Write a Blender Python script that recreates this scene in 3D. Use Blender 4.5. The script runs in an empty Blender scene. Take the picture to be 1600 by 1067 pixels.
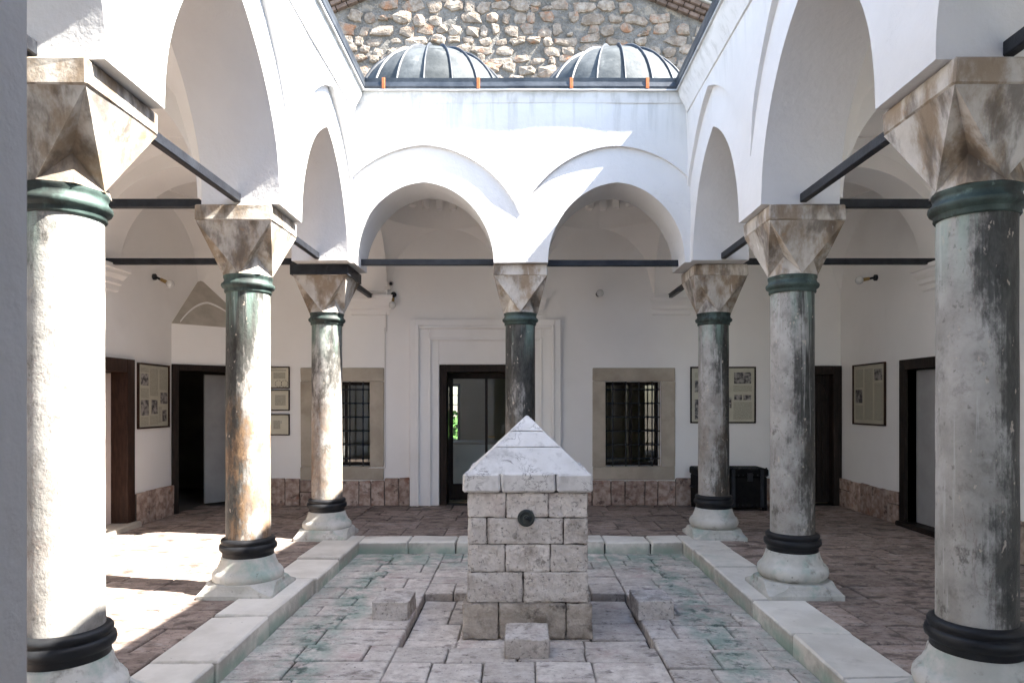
import bpy, bmesh, math, random
from mathutils import Vector, Matrix, noise
random.seed(7)
R = math.radians
SC = bpy.context.scene
COL = SC.collection

# ------------------------------------------------------------------ camera, world, sun, exposure
CAMZ = 1.58
cam_d = bpy.data.cameras.new("camera")
cam = bpy.data.objects.new("camera", cam_d)
COL.objects.link(cam)
cam.location = (0, 0, CAMZ)
cam.rotation_euler = (R(90), 0, 0)
cam_d.sensor_width = 36
cam_d.lens = 36 * 1053 / 1600
cam_d.shift_x = -13 / 1600
cam_d.shift_y = 96.5 / 1600
cam_d.clip_start = 0.05
cam_d.clip_end = 2000
cam_d.dof.use_dof = True
cam_d.dof.focus_distance = 5.6
cam_d.dof.aperture_fstop = 8.0
SC.camera = cam

SUN = Vector((-0.83, 0.18, -1.0)).normalized()          # direction the light travels
elev = math.asin(-SUN.z)
to_sun = -SUN
world = bpy.data.worlds.new("World")
SC.world = world
world.use_nodes = True
wn = world.node_tree
wn.nodes.clear()
sky = wn.nodes.new("ShaderNodeTexSky")
sky.sky_type = 'NISHITA'
sky.sun_disc = False
sky.sun_elevation = elev
sky.sun_rotation = math.atan2(to_sun.x, to_sun.y)
sky.air_density = 1.0
sky.dust_density = 1.0
sky.ozone_density = 1.0
bg = wn.nodes.new("ShaderNodeBackground")
bg.inputs[1].default_value = 0.09
wo = wn.nodes.new("ShaderNodeOutputWorld")
wn.links.new(sky.outputs[0], bg.inputs[0])
wn.links.new(bg.outputs[0], wo.inputs[0])
sd = bpy.data.lights.new("sun", 'SUN')
sd.energy = 4.9
sd.angle = R(0.5)
sd.color = (1.0, 0.955, 0.88)
so = bpy.data.objects.new("sun", sd)
COL.objects.link(so)
so.location = (20, -3, 30)
so.rotation_euler = SUN.to_track_quat('-Z', 'Y').to_euler()

SC.view_settings.view_transform = 'Standard'
SC.view_settings.look = 'None'
SC.view_settings.gamma = 1
SC.view_settings.use_curve_mapping = False
SC.view_settings.exposure = 2.95
SC.render.engine = 'CYCLES'
SC.cycles.max_bounces = 12
SC.cycles.diffuse_bounces = 8
SC.cycles.use_denoising = True

# ------------------------------------------------------------------ materials
class NT:
    def __init__(s, name):
        s.m = bpy.data.materials.new(name)
        s.m.use_nodes = True
        s.t = s.m.node_tree
        s.t.nodes.clear()
        s.out = s.n("ShaderNodeOutputMaterial")
    def n(s, typ, **kw):
        nd = s.t.nodes.new(typ)
        for k, v in kw.items():
            setattr(nd, k, v)
        return nd
    def l(s, a, b):
        s.t.links.new(a, b)
    def math(s, op, a, b=None, c=None, clamp=False):
        nd = s.n("ShaderNodeMath", operation=op, use_clamp=clamp)
        for i, v in enumerate((a, b, c)):
            if v is None: continue
            if isinstance(v, (int, float)): nd.inputs[i].default_value = v
            else: s.l(v, nd.inputs[i])
        return nd.outputs[0]
    def vmath(s, op, a, b):
        nd = s.n("ShaderNodeVectorMath", operation=op)
        for i, v in enumerate((a, b)):
            if isinstance(v, (tuple, list)): nd.inputs[i].default_value = v
            else: s.l(v, nd.inputs[i])
        return nd.outputs[0]
    def mix(s, f, a, b, blend='MIX'):
        nd = s.n("ShaderNodeMix", data_type='RGBA', blend_type=blend)
        for i, v in ((0, f), (6, a), (7, b)):
            if isinstance(v, (int, float)): nd.inputs[i].default_value = v
            elif isinstance(v, (tuple, list)): nd.inputs[i].default_value = (*v[:3], 1)
            else: s.l(v, nd.inputs[i])
        return nd.outputs[2]
    def noise(s, vec, scale, detail=6, rough=.6, dist=0):
        nd = s.n("ShaderNodeTexNoise")
        nd.inputs['Scale'].default_value = scale
        nd.inputs['Detail'].default_value = detail
        nd.inputs['Roughness'].default_value = rough
        nd.inputs['Distortion'].default_value = dist
        s.l(vec, nd.inputs['Vector'])
        return nd.outputs[0]
    def rng(s, v, lo, hi, a=0.0, b=1.0):
        nd = s.n("ShaderNodeMapRange", interpolation_type='SMOOTHSTEP')
        s.l(v, nd.inputs[0])
        for i, x in enumerate((lo, hi, a, b)): nd.inputs[i + 1].default_value = x
        return nd.outputs[0]

def M(name, c1, c2, scale=3, detail=8, rough=.85, bump=.25, bscale=40, stains=(), rnd=.12, stretch=(1, 1, 1),
      spec=.3, metal=0, extra=None, nrough=.6, bump2=0, bdist=.01, lo=.32, hi=.68, edge=None):
    t = NT(name)
    geo = t.n("ShaderNodeNewGeometry")
    oi = t.n("ShaderNodeObjectInfo")
    pos = geo.outputs['Position']
    if rnd > 0:
        off = t.n("ShaderNodeCombineXYZ")
        r37 = t.math('MULTIPLY', oi.outputs['Random'], 37.0)
        r91 = t.math('MULTIPLY', oi.outputs['Random'], 91.0)
        t.l(r37, off.inputs[0]); t.l(r91, off.inputs[1]); t.l(r37, off.inputs[2])
        p = t.vmath('ADD', pos, off.outputs[0])
    else:
        p = pos
    ps = t.vmath('MULTIPLY', p, stretch)
    n1 = t.noise(ps, scale, detail, nrough)
    col = t.mix(t.rng(n1, lo, hi), c1, c2)
    for st in stains:
        c, sc, lo_, hi_, stre, amt = st
        nz = t.noise(t.vmath('MULTIPLY', p, stre), sc, 8, .65)
        f = t.math('MULTIPLY', t.rng(nz, lo_, hi_), amt)
        col = t.mix(f, col, c)
    if edge:                                             # dirt gathered along the arrises of each piece
        tc = t.n("ShaderNodeTexCoord"); sg = t.n("ShaderNodeSeparateXYZ"); t.l(tc.outputs['Generated'], sg.inputs[0])
        ds = [t.math('SUBTRACT', .5, t.math('ABSOLUTE', t.math('SUBTRACT', sg.outputs[i], .5))) for i in edge[3]]
        d = ds[0]
        for q in ds[1:]: d = t.math('MINIMUM', d, q)
        d = t.math('ADD', d, t.math('MULTIPLY', t.math('SUBTRACT', t.noise(p, 9, 8, .7), .5), edge[1] * 2.2))
        col = t.mix(t.math('MULTIPLY', t.rng(d, edge[1], 0), edge[2]), col, edge[0])
    if rnd > 0:
        v = t.math('MULTIPLY_ADD', oi.outputs['Random'], 2 * rnd, 1 - rnd)
        hsv = t.n("ShaderNodeHueSaturation")
        t.l(v, hsv.inputs['Value']); t.l(col, hsv.inputs['Color'])
        col = hsv.outputs[0]
    b = t.n("ShaderNodeBsdfPrincipled")
    if extra: col = extra(t, pos, col, b, oi)
    t.l(col, b.inputs['Base Color'])
    b.inputs['Roughness'].default_value = rough
    b.inputs['Specular IOR Level'].default_value = spec
    b.inputs['Metallic'].default_value = metal
    if bump > 0:
        h = t.noise(ps, bscale, 6, .65)
        if bump2 > 0:
            h2 = t.noise(ps, bscale * .18, 5, .6)
            h = t.math('ADD', h, t.math('MULTIPLY', h2, bump2))
        bp = t.n("ShaderNodeBump")
        bp.inputs['Strength'].default_value = bump
        bp.inputs['Distance'].default_value = bdist
        t.l(h, bp.inputs['Height'])
        t.l(bp.outputs[0], b.inputs['Normal'])
    t.l(b.outputs[0], t.out.inputs[0])
    return t.m

MT = {}
S1 = (1, 1, 1)
def eaves_streaks(t, pos, col, b, oi):
    sx = t.n("ShaderNodeSeparateXYZ"); t.l(pos, sx.inputs[0])
    st = t.noise(t.vmath('MULTIPLY', pos, (5, 5, .35)), 2.2, 8, .65)
    up = t.rng(sx.outputs[2], 4.35, 5.05)
    f = t.math('MULTIPLY', up, t.rng(st, .46, .66))
    col = t.mix(t.math('MULTIPLY', f, .45), col, (.36, .355, .33))
    top = t.math('MULTIPLY', t.rng(sx.outputs[2], 4.98, 5.06), t.rng(t.noise(pos, 4, 6, .6), .38, .6))
    col = t.mix(t.math('MULTIPLY', top, .5), col, (.30, .30, .27))
    ck = t.noise(pos, 1.7, 9, .7, .8)
    crack = t.rng(t.math('ABSOLUTE', t.math('SUBTRACT', ck, .5)), .0, .0035, 1, 0)
    msk = t.rng(t.noise(pos, .9, 2, .5), .56, .64)
    return t.mix(t.math('MULTIPLY', t.math('MULTIPLY', crack, msk), .5), col, (.30, .29, .27))
MT['plaster'] = M('white_plaster', (.62, .612, .60), (.67, .662, .65), 1.3, 8, .9, .26, 20, rnd=0, spec=.15, bump2=3.5, bdist=.013, extra=eaves_streaks,
                  stains=(((.54, .525, .50), 1.1, .60, .85, (1, 1, .25), .3), ((.60, .58, .55), 7, .68, .8, S1, .3)))
MT['plaster_in'] = M('gallery_plaster', (.83, .822, .805), (.875, .868, .855), .8, 8, .9, .2, 25, rnd=0, spec=.15, bump2=2.0, bdist=.01,
                     stains=(((.64, .61, .58), .7, .56, .82, S1, .3), ((.6, .57, .53), 2.2, .66, .8, (1, 1, .4), .3)))
MT['squinch_shade'] = M('grey_beige_plaster', (.40, .37, .32), (.50, .465, .41), 4, 8, .9, .2, 30, rnd=0)  # squinch plaster, its grey-beige carries the weaker light under the vault
MT['room'] = M('room_wall_paint', (.40, .33, .22), (.46, .38, .27), 1.5, 5, .9, .1, 30, rnd=0)
MT['grey_room'] = M('grey_room_paint', (.5, .48, .46), (.56, .54, .52), 1.5, 5, .9, .1, 30, rnd=0)
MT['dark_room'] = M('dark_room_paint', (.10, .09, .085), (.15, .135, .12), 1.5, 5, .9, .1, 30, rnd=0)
MT['iron'] = M('black_painted_iron', (.010, .011, .015), (.022, .025, .031), 9, 6, .5, .25, 35, rnd=.1, spec=.3,
               stains=(((.10, .10, .11), 14, .62, .75, S1, .5),))
MT['ring_dark'] = M('blackened_bronze', (.008, .008, .010), (.018, .019, .021), 6, 6, .5, .2, 30, rnd=.1, spec=.28,
                    stains=(((.06, .10, .09), 9, .62, .8, S1, .35),))
MT['bronze'] = M('green_bronze', (.030, .050, .045), (.075, .115, .102), 5, 8, .6, .25, 30, rnd=.1, spec=.4,
                 stains=(((.016, .02, .018), 5, .46, .62, (1, 1, .5), .9), ((.20, .29, .26), 12, .60, .74, S1, .6)))

def col_extra(t, pos, col, b, oi):
    # object colour: r = how much black patina, g = rust, b = seed
    sep = t.n("ShaderNodeSeparateColor"); t.l(oi.outputs['Color'], sep.inputs[0])
    seed = t.n("ShaderNodeCombineXYZ")
    s30 = t.math('MULTIPLY', sep.outputs[2], 30.0)
    t.l(s30, seed.inputs[0]); t.l(s30, seed.inputs[1]); t.l(s30, seed.inputs[2])
    p = t.vmath('ADD', pos, seed.outputs[0])
    big = t.noise(t.vmath('MULTIPLY', p, (2.6, 2.6, .8)), 1.35, 10, .68, .3)
    fine = t.noise(t.vmath('MULTIPLY', p, (2.4, 2.4, 1.1)), 7, 12, .76)
    sx = t.n("ShaderNodeSeparateXYZ"); t.l(pos, sx.inputs[0])
    top = t.rng(sx.outputs[2], 1.3, 2.7, -.04, .13)
    m = t.math('ADD', t.math('ADD', t.math('MULTIPLY', big, .80), t.math('MULTIPLY', fine, .55)), top)
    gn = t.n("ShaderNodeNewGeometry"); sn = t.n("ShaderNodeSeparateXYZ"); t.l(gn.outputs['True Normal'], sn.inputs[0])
    # one flank darkened along the x normal: alpha .5 = none, above = right-hand flank, below = left-hand flank
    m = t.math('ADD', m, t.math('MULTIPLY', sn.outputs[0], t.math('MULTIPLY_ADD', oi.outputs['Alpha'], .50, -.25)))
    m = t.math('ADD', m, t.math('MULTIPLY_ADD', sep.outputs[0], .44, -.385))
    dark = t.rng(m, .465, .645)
    rn = t.noise(t.vmath('MULTIPLY', p, (2, 2, .8)), 1.6, 9, .68)
    rust = t.math('MULTIPLY', t.rng(rn, .50, .66), sep.outputs[1])
    col = t.mix(t.math('MULTIPLY', rust, .75), col, (.20, .115, .06))
    mot = t.noise(p, 9, 10, .7)
    col = t.mix(t.math('MULTIPLY', t.rng(mot, .50, .66), .6), col, (.17, .163, .15))
    # thin reddish veins
    v = t.noise(t.vmath('MULTIPLY', p, (1, 1, .5)), 5.5, 6, .6, 1.4)
    vein = t.rng(t.math('ABSOLUTE', t.math('SUBTRACT', v, .5)), .0, .014, 1, 0)
    col = t.mix(t.math('MULTIPLY', t.math('MULTIPLY', vein, t.rng(big, .46, .56)), .5), col, (.17, .11, .10))
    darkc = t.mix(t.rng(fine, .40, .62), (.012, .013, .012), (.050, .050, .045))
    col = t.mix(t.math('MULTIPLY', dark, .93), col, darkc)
    # white lime drips
    dr = t.noise(t.vmath('MULTIPLY', p, (9, 9, .35)), 2.2, 6, .6)
    drip = t.rng(dr, .60, .68)
    col = t.mix(t.math('MULTIPLY', drip, .5), col, (.50, .50, .48))
    # chips
    ch = t.noise(t.vmath('MULTIPLY', p, (1, 1, .55)), 26, 4, .55)
    col = t.mix(t.math('MULTIPLY', t.rng(ch, .655, .70), .7), col, (.50, .43, .36))
    gp = t.noise(t.vmath('MULTIPLY', p, (1, 1, .7)), 7, 10, .74)
    col = t.mix(t.math('MULTIPLY', t.rng(gp, .575, .66), .75), col, (.10, .095, .083))
    pit = t.noise(t.vmath('MULTIPLY', p, (1, 1, .6)), 38, 3, .5)
    col = t.mix(t.math('MULTIPLY', t.rng(pit, .64, .72), .5), col, (.07, .065, .055))
    # verdigris wash under the collar
    g = t.math('MULTIPLY', t.rng(sx.outputs[2], 2.0, 2.6), t.rng(t.noise(t.vmath('MULTIPLY', p, (6, 6, .4)), 2.0, 5, .6), .42, .6))
    col = t.mix(t.math('MULTIPLY', g, .55), col, (.27, .40, .34))
    rn2 = t.noise(t.vmath('MULTIPLY', p, (2.2, 2.2, .9)), 2.4, 10, .72)
    low = t.rng(sx.outputs[2], 1.9, 1.3)
    r2 = t.math('MULTIPLY', t.math('MULTIPLY', t.rng(rn2, .43, .55), low), sep.outputs[1])
    col = t.mix(t.math('MULTIPLY', r2, .7), col, t.mix(t.rng(fine, .42, .6), (.10, .06, .035), (.26, .155, .08)))
    t.l(t.rng(dark, 0, 1, .75, .5), b.inputs['Roughness'])
    return col
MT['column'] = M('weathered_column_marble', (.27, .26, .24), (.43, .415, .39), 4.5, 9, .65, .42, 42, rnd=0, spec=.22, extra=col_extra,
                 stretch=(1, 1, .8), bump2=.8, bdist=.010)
MT['capital'] = M('stained_capital_marble', (.40, .365, .32), (.56, .525, .475), 3.2, 9, .7, .35, 30, rnd=.06, bump2=1,
                  stains=(((.20, .13, .065), 3.2, .44, .60, (1.2, 1.2, .6), .75), ((.085, .068, .055), 4.6, .48, .64, (1.2, 1.2, .5), .7),
                          ((.66, .65, .62), 4.5, .62, .72, (3, 3, .25), .8), ((.34, .17, .07), 6.5, .62, .74, S1, .5)))
MT['base'] = M('pale_base_stone', (.43, .425, .385), (.60, .585, .545), 4, 8, .8, .4, 35, rnd=.06, bump2=1.2,
               stains=(((.25, .37, .32), 3.2, .50, .66, S1, .65), ((.20, .18, .15), 6, .54, .68, S1, .75), ((.12, .12, .10), 20, .64, .72, S1, .6)))

def kerb_extra(t, pos, col, b, oi):
    sx = t.n("ShaderNodeSeparateXYZ"); t.l(pos, sx.inputs[0])
    low = t.rng(sx.outputs[2], -.02, -.10)
    n = t.noise(pos, 3, 6, .6)
    f = t.math('MULTIPLY', low, t.rng(n, .35, .6))
    return t.mix(t.math('MULTIPLY', f, .65), col, (.23, .36, .29))
MT['kerb'] = M('limestone_kerb', (.60, .57, .51), (.73, .70, .64), 2.6, 8, .85, .35, 30, rnd=.08, bump2=1, extra=kerb_extra, edge=((.22, .21, .18), .03, .6, (0, 1)),
               stains=(((.20, .185, .16), 3, .58, .76, S1, .55), ((.30, .38, .32), 1.6, .56, .76, S1, .4), ((.13, .12, .11), 22, .66, .74, S1, .6)))

def algae(t, pos, col, b, oi):
    sx = t.n("ShaderNodeSeparateXYZ"); t.l(pos, sx.inputs[0])
    w = t.math('MULTIPLY', t.math('SUBTRACT', t.noise(pos, 1.6, 5, .6), .5), .55)
    ax = t.math('ADD', t.math('ABSOLUTE', sx.outputs[0]), w)
    d = t.math('ABSOLUTE', t.math('SUBTRACT', ax, 1.45))
    line = t.rng(d, .26, .03)
    rear = t.rng(t.math('ADD', sx.outputs[1], w), 6.7, 7.5)
    edge = t.rng(ax, 1.62, 1.84)
    mk = t.math('MAXIMUM', line, t.math('MAXIMUM', rear, t.math('MULTIPLY', edge, .6)))
    mk = t.math('MULTIPLY', mk, t.rng(t.noise(pos, 5.5, 8, .7), .36, .60))
    col = t.mix(t.math('MULTIPLY', mk, .72), col, (.20, .315, .265))
    dk = t.math('MULTIPLY', t.rng(d, .16, .0), t.rng(t.noise(pos, 8, 6, .7), .50, .62))
    return t.mix(t.math('MULTIPLY', dk, .85), col, (.035, .07, .06))
MT['paving'] = M('pinkish_paving_stone', (.44, .385, .345), (.69, .64, .585), 9, 12, .85, .8, 32, rnd=.14, bump2=1.5, nrough=.75, bdist=.016, extra=algae, edge=((.14, .125, .115), .045, .38, (0, 1)),
                 stains=(((.13, .105, .10), 5.5, .55, .68, (1, 1.6, 1), .75), ((.44, .32, .30), 2.2, .54, .70, S1, .6), ((.68, .66, .65), 20, .60, .70, S1, .65),
                         ((.075, .065, .06), 32, .60, .68, S1, .75)))
MT['basin'] = MT['paving']
MT['slab'] = M('reddish_gallery_slab', (.215, .158, .132), (.38, .31, .268), 9, 12, .72, .6, 34, rnd=.2, bump2=1.3, nrough=.75, spec=.3,
               stretch=(.9, 1.3, 1), bdist=.013, edge=((.075, .058, .05), .03, .5, (0, 1)),
               stains=(((.38, .345, .32), 5, .55, .68, (.8, 1.8, 1), .6), ((.075, .055, .048), 5, .49, .64, (.8, 1.5, 1), .85), ((.42, .39, .36), 30, .62, .72, S1, .55),
                       ((.05, .038, .032), 30, .56, .66, S1, .75)))
MT['joint'] = M('dark_joint_dirt', (.05, .042, .036), (.09, .078, .068), 8, 6, .95, .3, 40, rnd=0)
MT['skirt'] = M('red_breccia', (.27, .18, .145), (.52, .42, .36), 11, 9, .75, .4, 40, rnd=.16, bump2=1,
                stains=(((.48, .42, .38), 15, .60, .70, S1, .6), ((.26, .10, .055), 5, .56, .70, S1, .7), ((.06, .04, .035), 9, .55, .67, S1, .75)))
MT['wood'] = M('dark_stained_wood', (.010, .007, .006), (.026, .017, .013), 6, 6, .55, .25, 30, rnd=.05, stretch=(6, 6, .6), spec=.2)
MT['wood_red'] = M('brown_frame_wood', (.022, .011, .008), (.042, .021, .014), 8, 6, .5, .15, 40, rnd=.1, stretch=(4, 4, .8), spec=.2)
MT['surround'] = M('beige_window_stone', (.37, .325, .26), (.47, .42, .345), 3, 8, .85, .3, 45, rnd=.07,
                   stains=(((.23, .19, .14), 2, .58, .76, S1, .5), ((.5, .47, .42), 9, .64, .76, S1, .4)))
MT['fount'] = M('rough_fountain_stone', (.56, .51, .47), (.75, .70, .655), 9, 12, .9, 1.0, 18, rnd=.10, bump2=1.6, nrough=.75, bdist=.035, edge=((.17, .14, .115), .05, .5, (0, 2)),
                stains=(((.27, .23, .195), 2.4, .54, .70, S1, .65), ((.14, .12, .105), 7, .60, .70, S1, .7), ((.40, .31, .29), 2.0, .56, .70, S1, .5),
                        ((.15, .13, .11), 34, .55, .66, S1, .7), ((.74, .71, .66), 28, .58, .68, S1, .5)))
MT['fount_base'] = M('damp_fountain_base_stone', (.42, .365, .31), (.61, .55, .485), 9, 12, .9, 1.0, 18, rnd=.10, bump2=1.6, nrough=.75, bdist=.035, edge=((.17, .14, .115), .05, .5, (0, 2)),
                stains=(((.15, .125, .10), 2.6, .47, .62, S1, .75), ((.10, .085, .07), 6, .56, .68, S1, .8)))
def veins(t, pos, col, b, oi):
    v = t.noise(pos, 7, 8, .65, 1.2)
    vein = t.rng(t.math('ABSOLUTE', t.math('SUBTRACT', v, .5)), .0, .022, 1, 0)
    msk = t.rng(t.noise(pos, 3.2, 4, .6), .46, .60)
    return t.mix(t.math('MULTIPLY', t.math('MULTIPLY', vein, msk), .85), col, (.10, .09, .085))
MT['pyramid'] = M('white_veined_marble', (.60, .578, .555), (.69, .67, .65), 4, 8, .7, .4, 30, rnd=.03, bump2=1.4, extra=veins, spec=.35,
                  stains=(((.40, .385, .37), 3.0, .48, .66, S1, .7), ((.30, .28, .26), 8, .55, .70, (1, 1, .6), .5), ((.22, .20, .19), 22, .66, .72, S1, .7)))
MT['lead'] = M('lead_sheet', (.045, .051, .054), (.09, .097, .10), 3.4, 10, .7, .35, 5, rnd=.26, spec=.12, bump2=2.5, bdist=.03,
               stains=(((.16, .168, .168), 5, .58, .74, (1, 1, .5), .6), ((.05, .055, .06), 3, .58, .74, S1, .6)))
MT['seam'] = M('dark_lead_seam', (.020, .024, .030), (.05, .055, .062), 8, 6, .5, .2, 40, rnd=.1, spec=.4)
MT['gutter'] = M('dark_gutter_metal', (.022, .028, .038), (.06, .068, .08), 5, 6, .42, .3, 12, rnd=.06, spec=.5)
MT['drip'] = M('pale_zinc_drip', (.42, .43, .43), (.55, .55, .54), 6, 6, .5, .2, 30, rnd=.1)
MT['teal'] = M('blue_grey_roof_metal', (.045, .075, .09), (.07, .105, .12), 3, 6, .45, .1, 20, rnd=.05, spec=.5)
MT['copper'] = M('bare_copper', (.42, .13, .045), (.52, .19, .08), 12, 6, .4, .1, 30, rnd=.1, metal=.6)
MT['rubble'] = M('rubble_limestone', (.20, .16, .125), (.36, .31, .26), 9, 12, .9, 1.0, 22, rnd=.16, bump2=1.6, bdist=.03,
                 stains=(((.34, .16, .08), 2.3, .53, .66, S1, .75), ((.52, .48, .42), 6, .58, .72, S1, .6), ((.14, .12, .10), 6, .62, .74, S1, .6)))
MT['mortar'] = M('grey_mortar', (.12, .113, .10), (.26, .245, .225), 4, 12, .95, 1.0, 14, rnd=0, bump2=1.5, bdist=.06, nrough=.78,
                 stains=(((.37, .32, .26), 3.5, .55, .66, S1, .7), ((.07, .065, .06), 9, .58, .68, S1, .6)))
MT['brick'] = M('weathered_cornice_brick', (.12, .085, .07), (.20, .15, .125), 9, 8, .9, .5, 30, rnd=.2,
                stains=(((.33, .31, .29), 6, .6, .75, S1, .6),))
MT['paper'] = M('aged_print_paper', (.44, .42, .33), (.50, .48, .385), 5, 4, .35, 0, 1, rnd=.03, spec=.5)
MT['mat_board'] = M('cream_mat_board', (.58, .55, .44), (.62, .59, .48), 5, 4, .5, 0, 1, rnd=.03)
MT['photo'] = M('printed_photograph', (.045, .042, .045), (.34, .32, .30), 16, 5, .4, 0, 1, rnd=.1, lo=.38, hi=.62)
MT['ink'] = M('black_ink', (.05, .045, .04), (.07, .065, .06), 5, 2, .6, 0, 1, rnd=0)
def textm():
    t = NT('printed_text_columns')
    geo = t.n("ShaderNodeNewGeometry"); pos = geo.outputs['Position']
    sx = t.n("ShaderNodeSeparateXYZ"); t.l(pos, sx.inputs[0])
    z = t.math('FRACT', t.math('MULTIPLY', sx.outputs[2], 62.0))
    ln = t.rng(z, .40, .55)
    st = t.vmath('MULTIPLY', pos, (150, 150, 62))
    nz = t.noise(st, 1.0, 2, .5)
    f = t.math('MULTIPLY', ln, t.rng(nz, .40, .55))
    col = t.mix(t.math('MULTIPLY', f, .6), (.43, .41, .325), (.12, .11, .095))
    b = t.n("ShaderNodeBsdfPrincipled"); t.l(col, b.inputs[0]); b.inputs['Roughness'].default_value = .4
    t.l(b.outputs[0], t.out.inputs[0])
    return t.m
MT['text'] = textm()
MT['bulb'] = M('milky_bulb_glass', (.62, .63, .62), (.66, .67, .66), 3, 2, .15, 0, 1, rnd=0, spec=.6)
MT['brass'] = M('aged_brass', (.30, .20, .08), (.38, .26, .11), 8, 4, .4, 0, 1, rnd=0, metal=.6)
MT['white_plastic'] = M('white_conduit', (.66, .65, .63), (.70, .69, .67), 3, 2, .5, 0, 1, rnd=0)
MT['door_panel'] = M('pinkish_white_door', (.62, .53, .49), (.66, .57, .53), 3, 4, .6, .05, 30, rnd=0)
MT['door_grey'] = M('grey_white_door', (.30, .30, .30), (.35, .35, .35), 3, 4, .6, .05, 30, rnd=0)
MT['sill'] = M('worn_threshold_stone', (.36, .33, .28), (.44, .40, .35), 4, 8, .8, .3, 30, rnd=.05)
MT['black'] = M('black_leather', (.004, .004, .005), (.010, .009, .009), 14, 6, .65, .6, 40, rnd=.05, spec=.12)
MT['spout'] = M('dark_bronze_spout', (.020, .024, .024), (.045, .055, .052), 9, 5, .5, .3, 40, rnd=0, spec=.5)
MT['grass'] = M('lawn_grass', (.05, .14, .018), (.10, .24, .03), 4, 8, .9, .5, 30, rnd=0)
MT['hedge'] = M('hedge_leaf', (.04, .10, .015), (.09, .19, .03), 6, 8, .9, .5, 20, rnd=.2)
MT['earth'] = M('packed_earth', (.14, .12, .09), (.20, .17, .13), 2, 6, .95, .3, 10, rnd=0)
def glass():
    t = NT('window_glass')
    tr = t.n("ShaderNodeBsdfTransparent"); tr.inputs[0].default_value = (.86, .88, .88, 1)
    gl = t.n("ShaderNodeBsdfGlossy"); gl.inputs['Roughness'].default_value = .03
    fr = t.n("ShaderNodeFresnel"); fr.inputs[0].default_value = 1.5
    f = t.math('MULTIPLY_ADD', fr.outputs[0], 1.0, .03, clamp=True)
    mx = t.n("ShaderNodeMixShader")
    t.l(f, mx.inputs[0]); t.l(tr.outputs[0], mx.inputs[1]); t.l(gl.outputs[0], mx.inputs[2])
    t.l(mx.outputs[0], t.out.inputs[0])
    return t.m
MT['glass'] = glass()

# ------------------------------------------------------------------ object helpers
WLOC = {}
def meta(o, label=None, cat=None, group=None, kind=None):
    if label: o['label'] = label
    if cat: o['category'] = cat
    if group: o['group'] = group
    if kind: o['kind'] = kind
    return o
def thing(name, label, cat, loc=(0, 0, 0), group=None):
    o = bpy.data.objects.new(name, None)
    o.empty_display_size = .2
    COL.objects.link(o)
    o.location = loc
    WLOC[o] = Vector(loc)
    return meta(o, label, cat, group)
def obj(name, geo, mat, parent=None, smooth=False, origin=None, angle=None):
    """geo = (verts, faces) in world coordinates."""
    V, F = geo
    if origin is None:
        lo = [min(v[i] for v in V) for i in range(3)]; hi = [max(v[i] for v in V) for i in range(3)]
        origin = ((lo[0] + hi[0]) / 2, (lo[1] + hi[1]) / 2, lo[2])
    og = Vector(origin)
    me = bpy.data.meshes.new(name)
    me.from_pydata([tuple(Vector(v) - og) for v in V], [], F)
    bm = bmesh.new(); bm.from_mesh(me)
    bmesh.ops.recalc_face_normals(bm, faces=bm.faces)
    bm.to_mesh(me); bm.free()
    if smooth:
        me.shade_smooth() if angle is None else me.set_sharp_from_angle(angle=R(angle))
        if angle is not None:
            for p in me.polygons: p.use_smooth = True
    me.materials.append(MT[mat] if isinstance(mat, str) else mat)
    o = bpy.data.objects.new(name, me)
    COL.objects.link(o)
    WLOC[o] = og
    if parent is not None:
        o.parent = parent
        o.location = og - WLOC[parent]
    else:
        o.location = og
    return o
def inst(src, name, loc, parent, rot=None):
    o = bpy.data.objects.new(name, src.data)
    COL.objects.link(o)
    o.parent = parent
    WLOC[o] = Vector(loc)
    o.location = Vector(loc) - WLOC[parent]
    if rot is not None: o.rotation_euler = rot
    return o
def copy_tree(src, loc, label, par=None):
    c = src.copy(); COL.objects.link(c)
    if par is None:
        c.location = loc; WLOC[c] = Vector(loc); c['label'] = label
    else:
        c.parent = par; WLOC[c] = WLOC[par] + Vector(c.location)
    for ch in list(src.children): copy_tree(ch, None, None, c)
    return c

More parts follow.
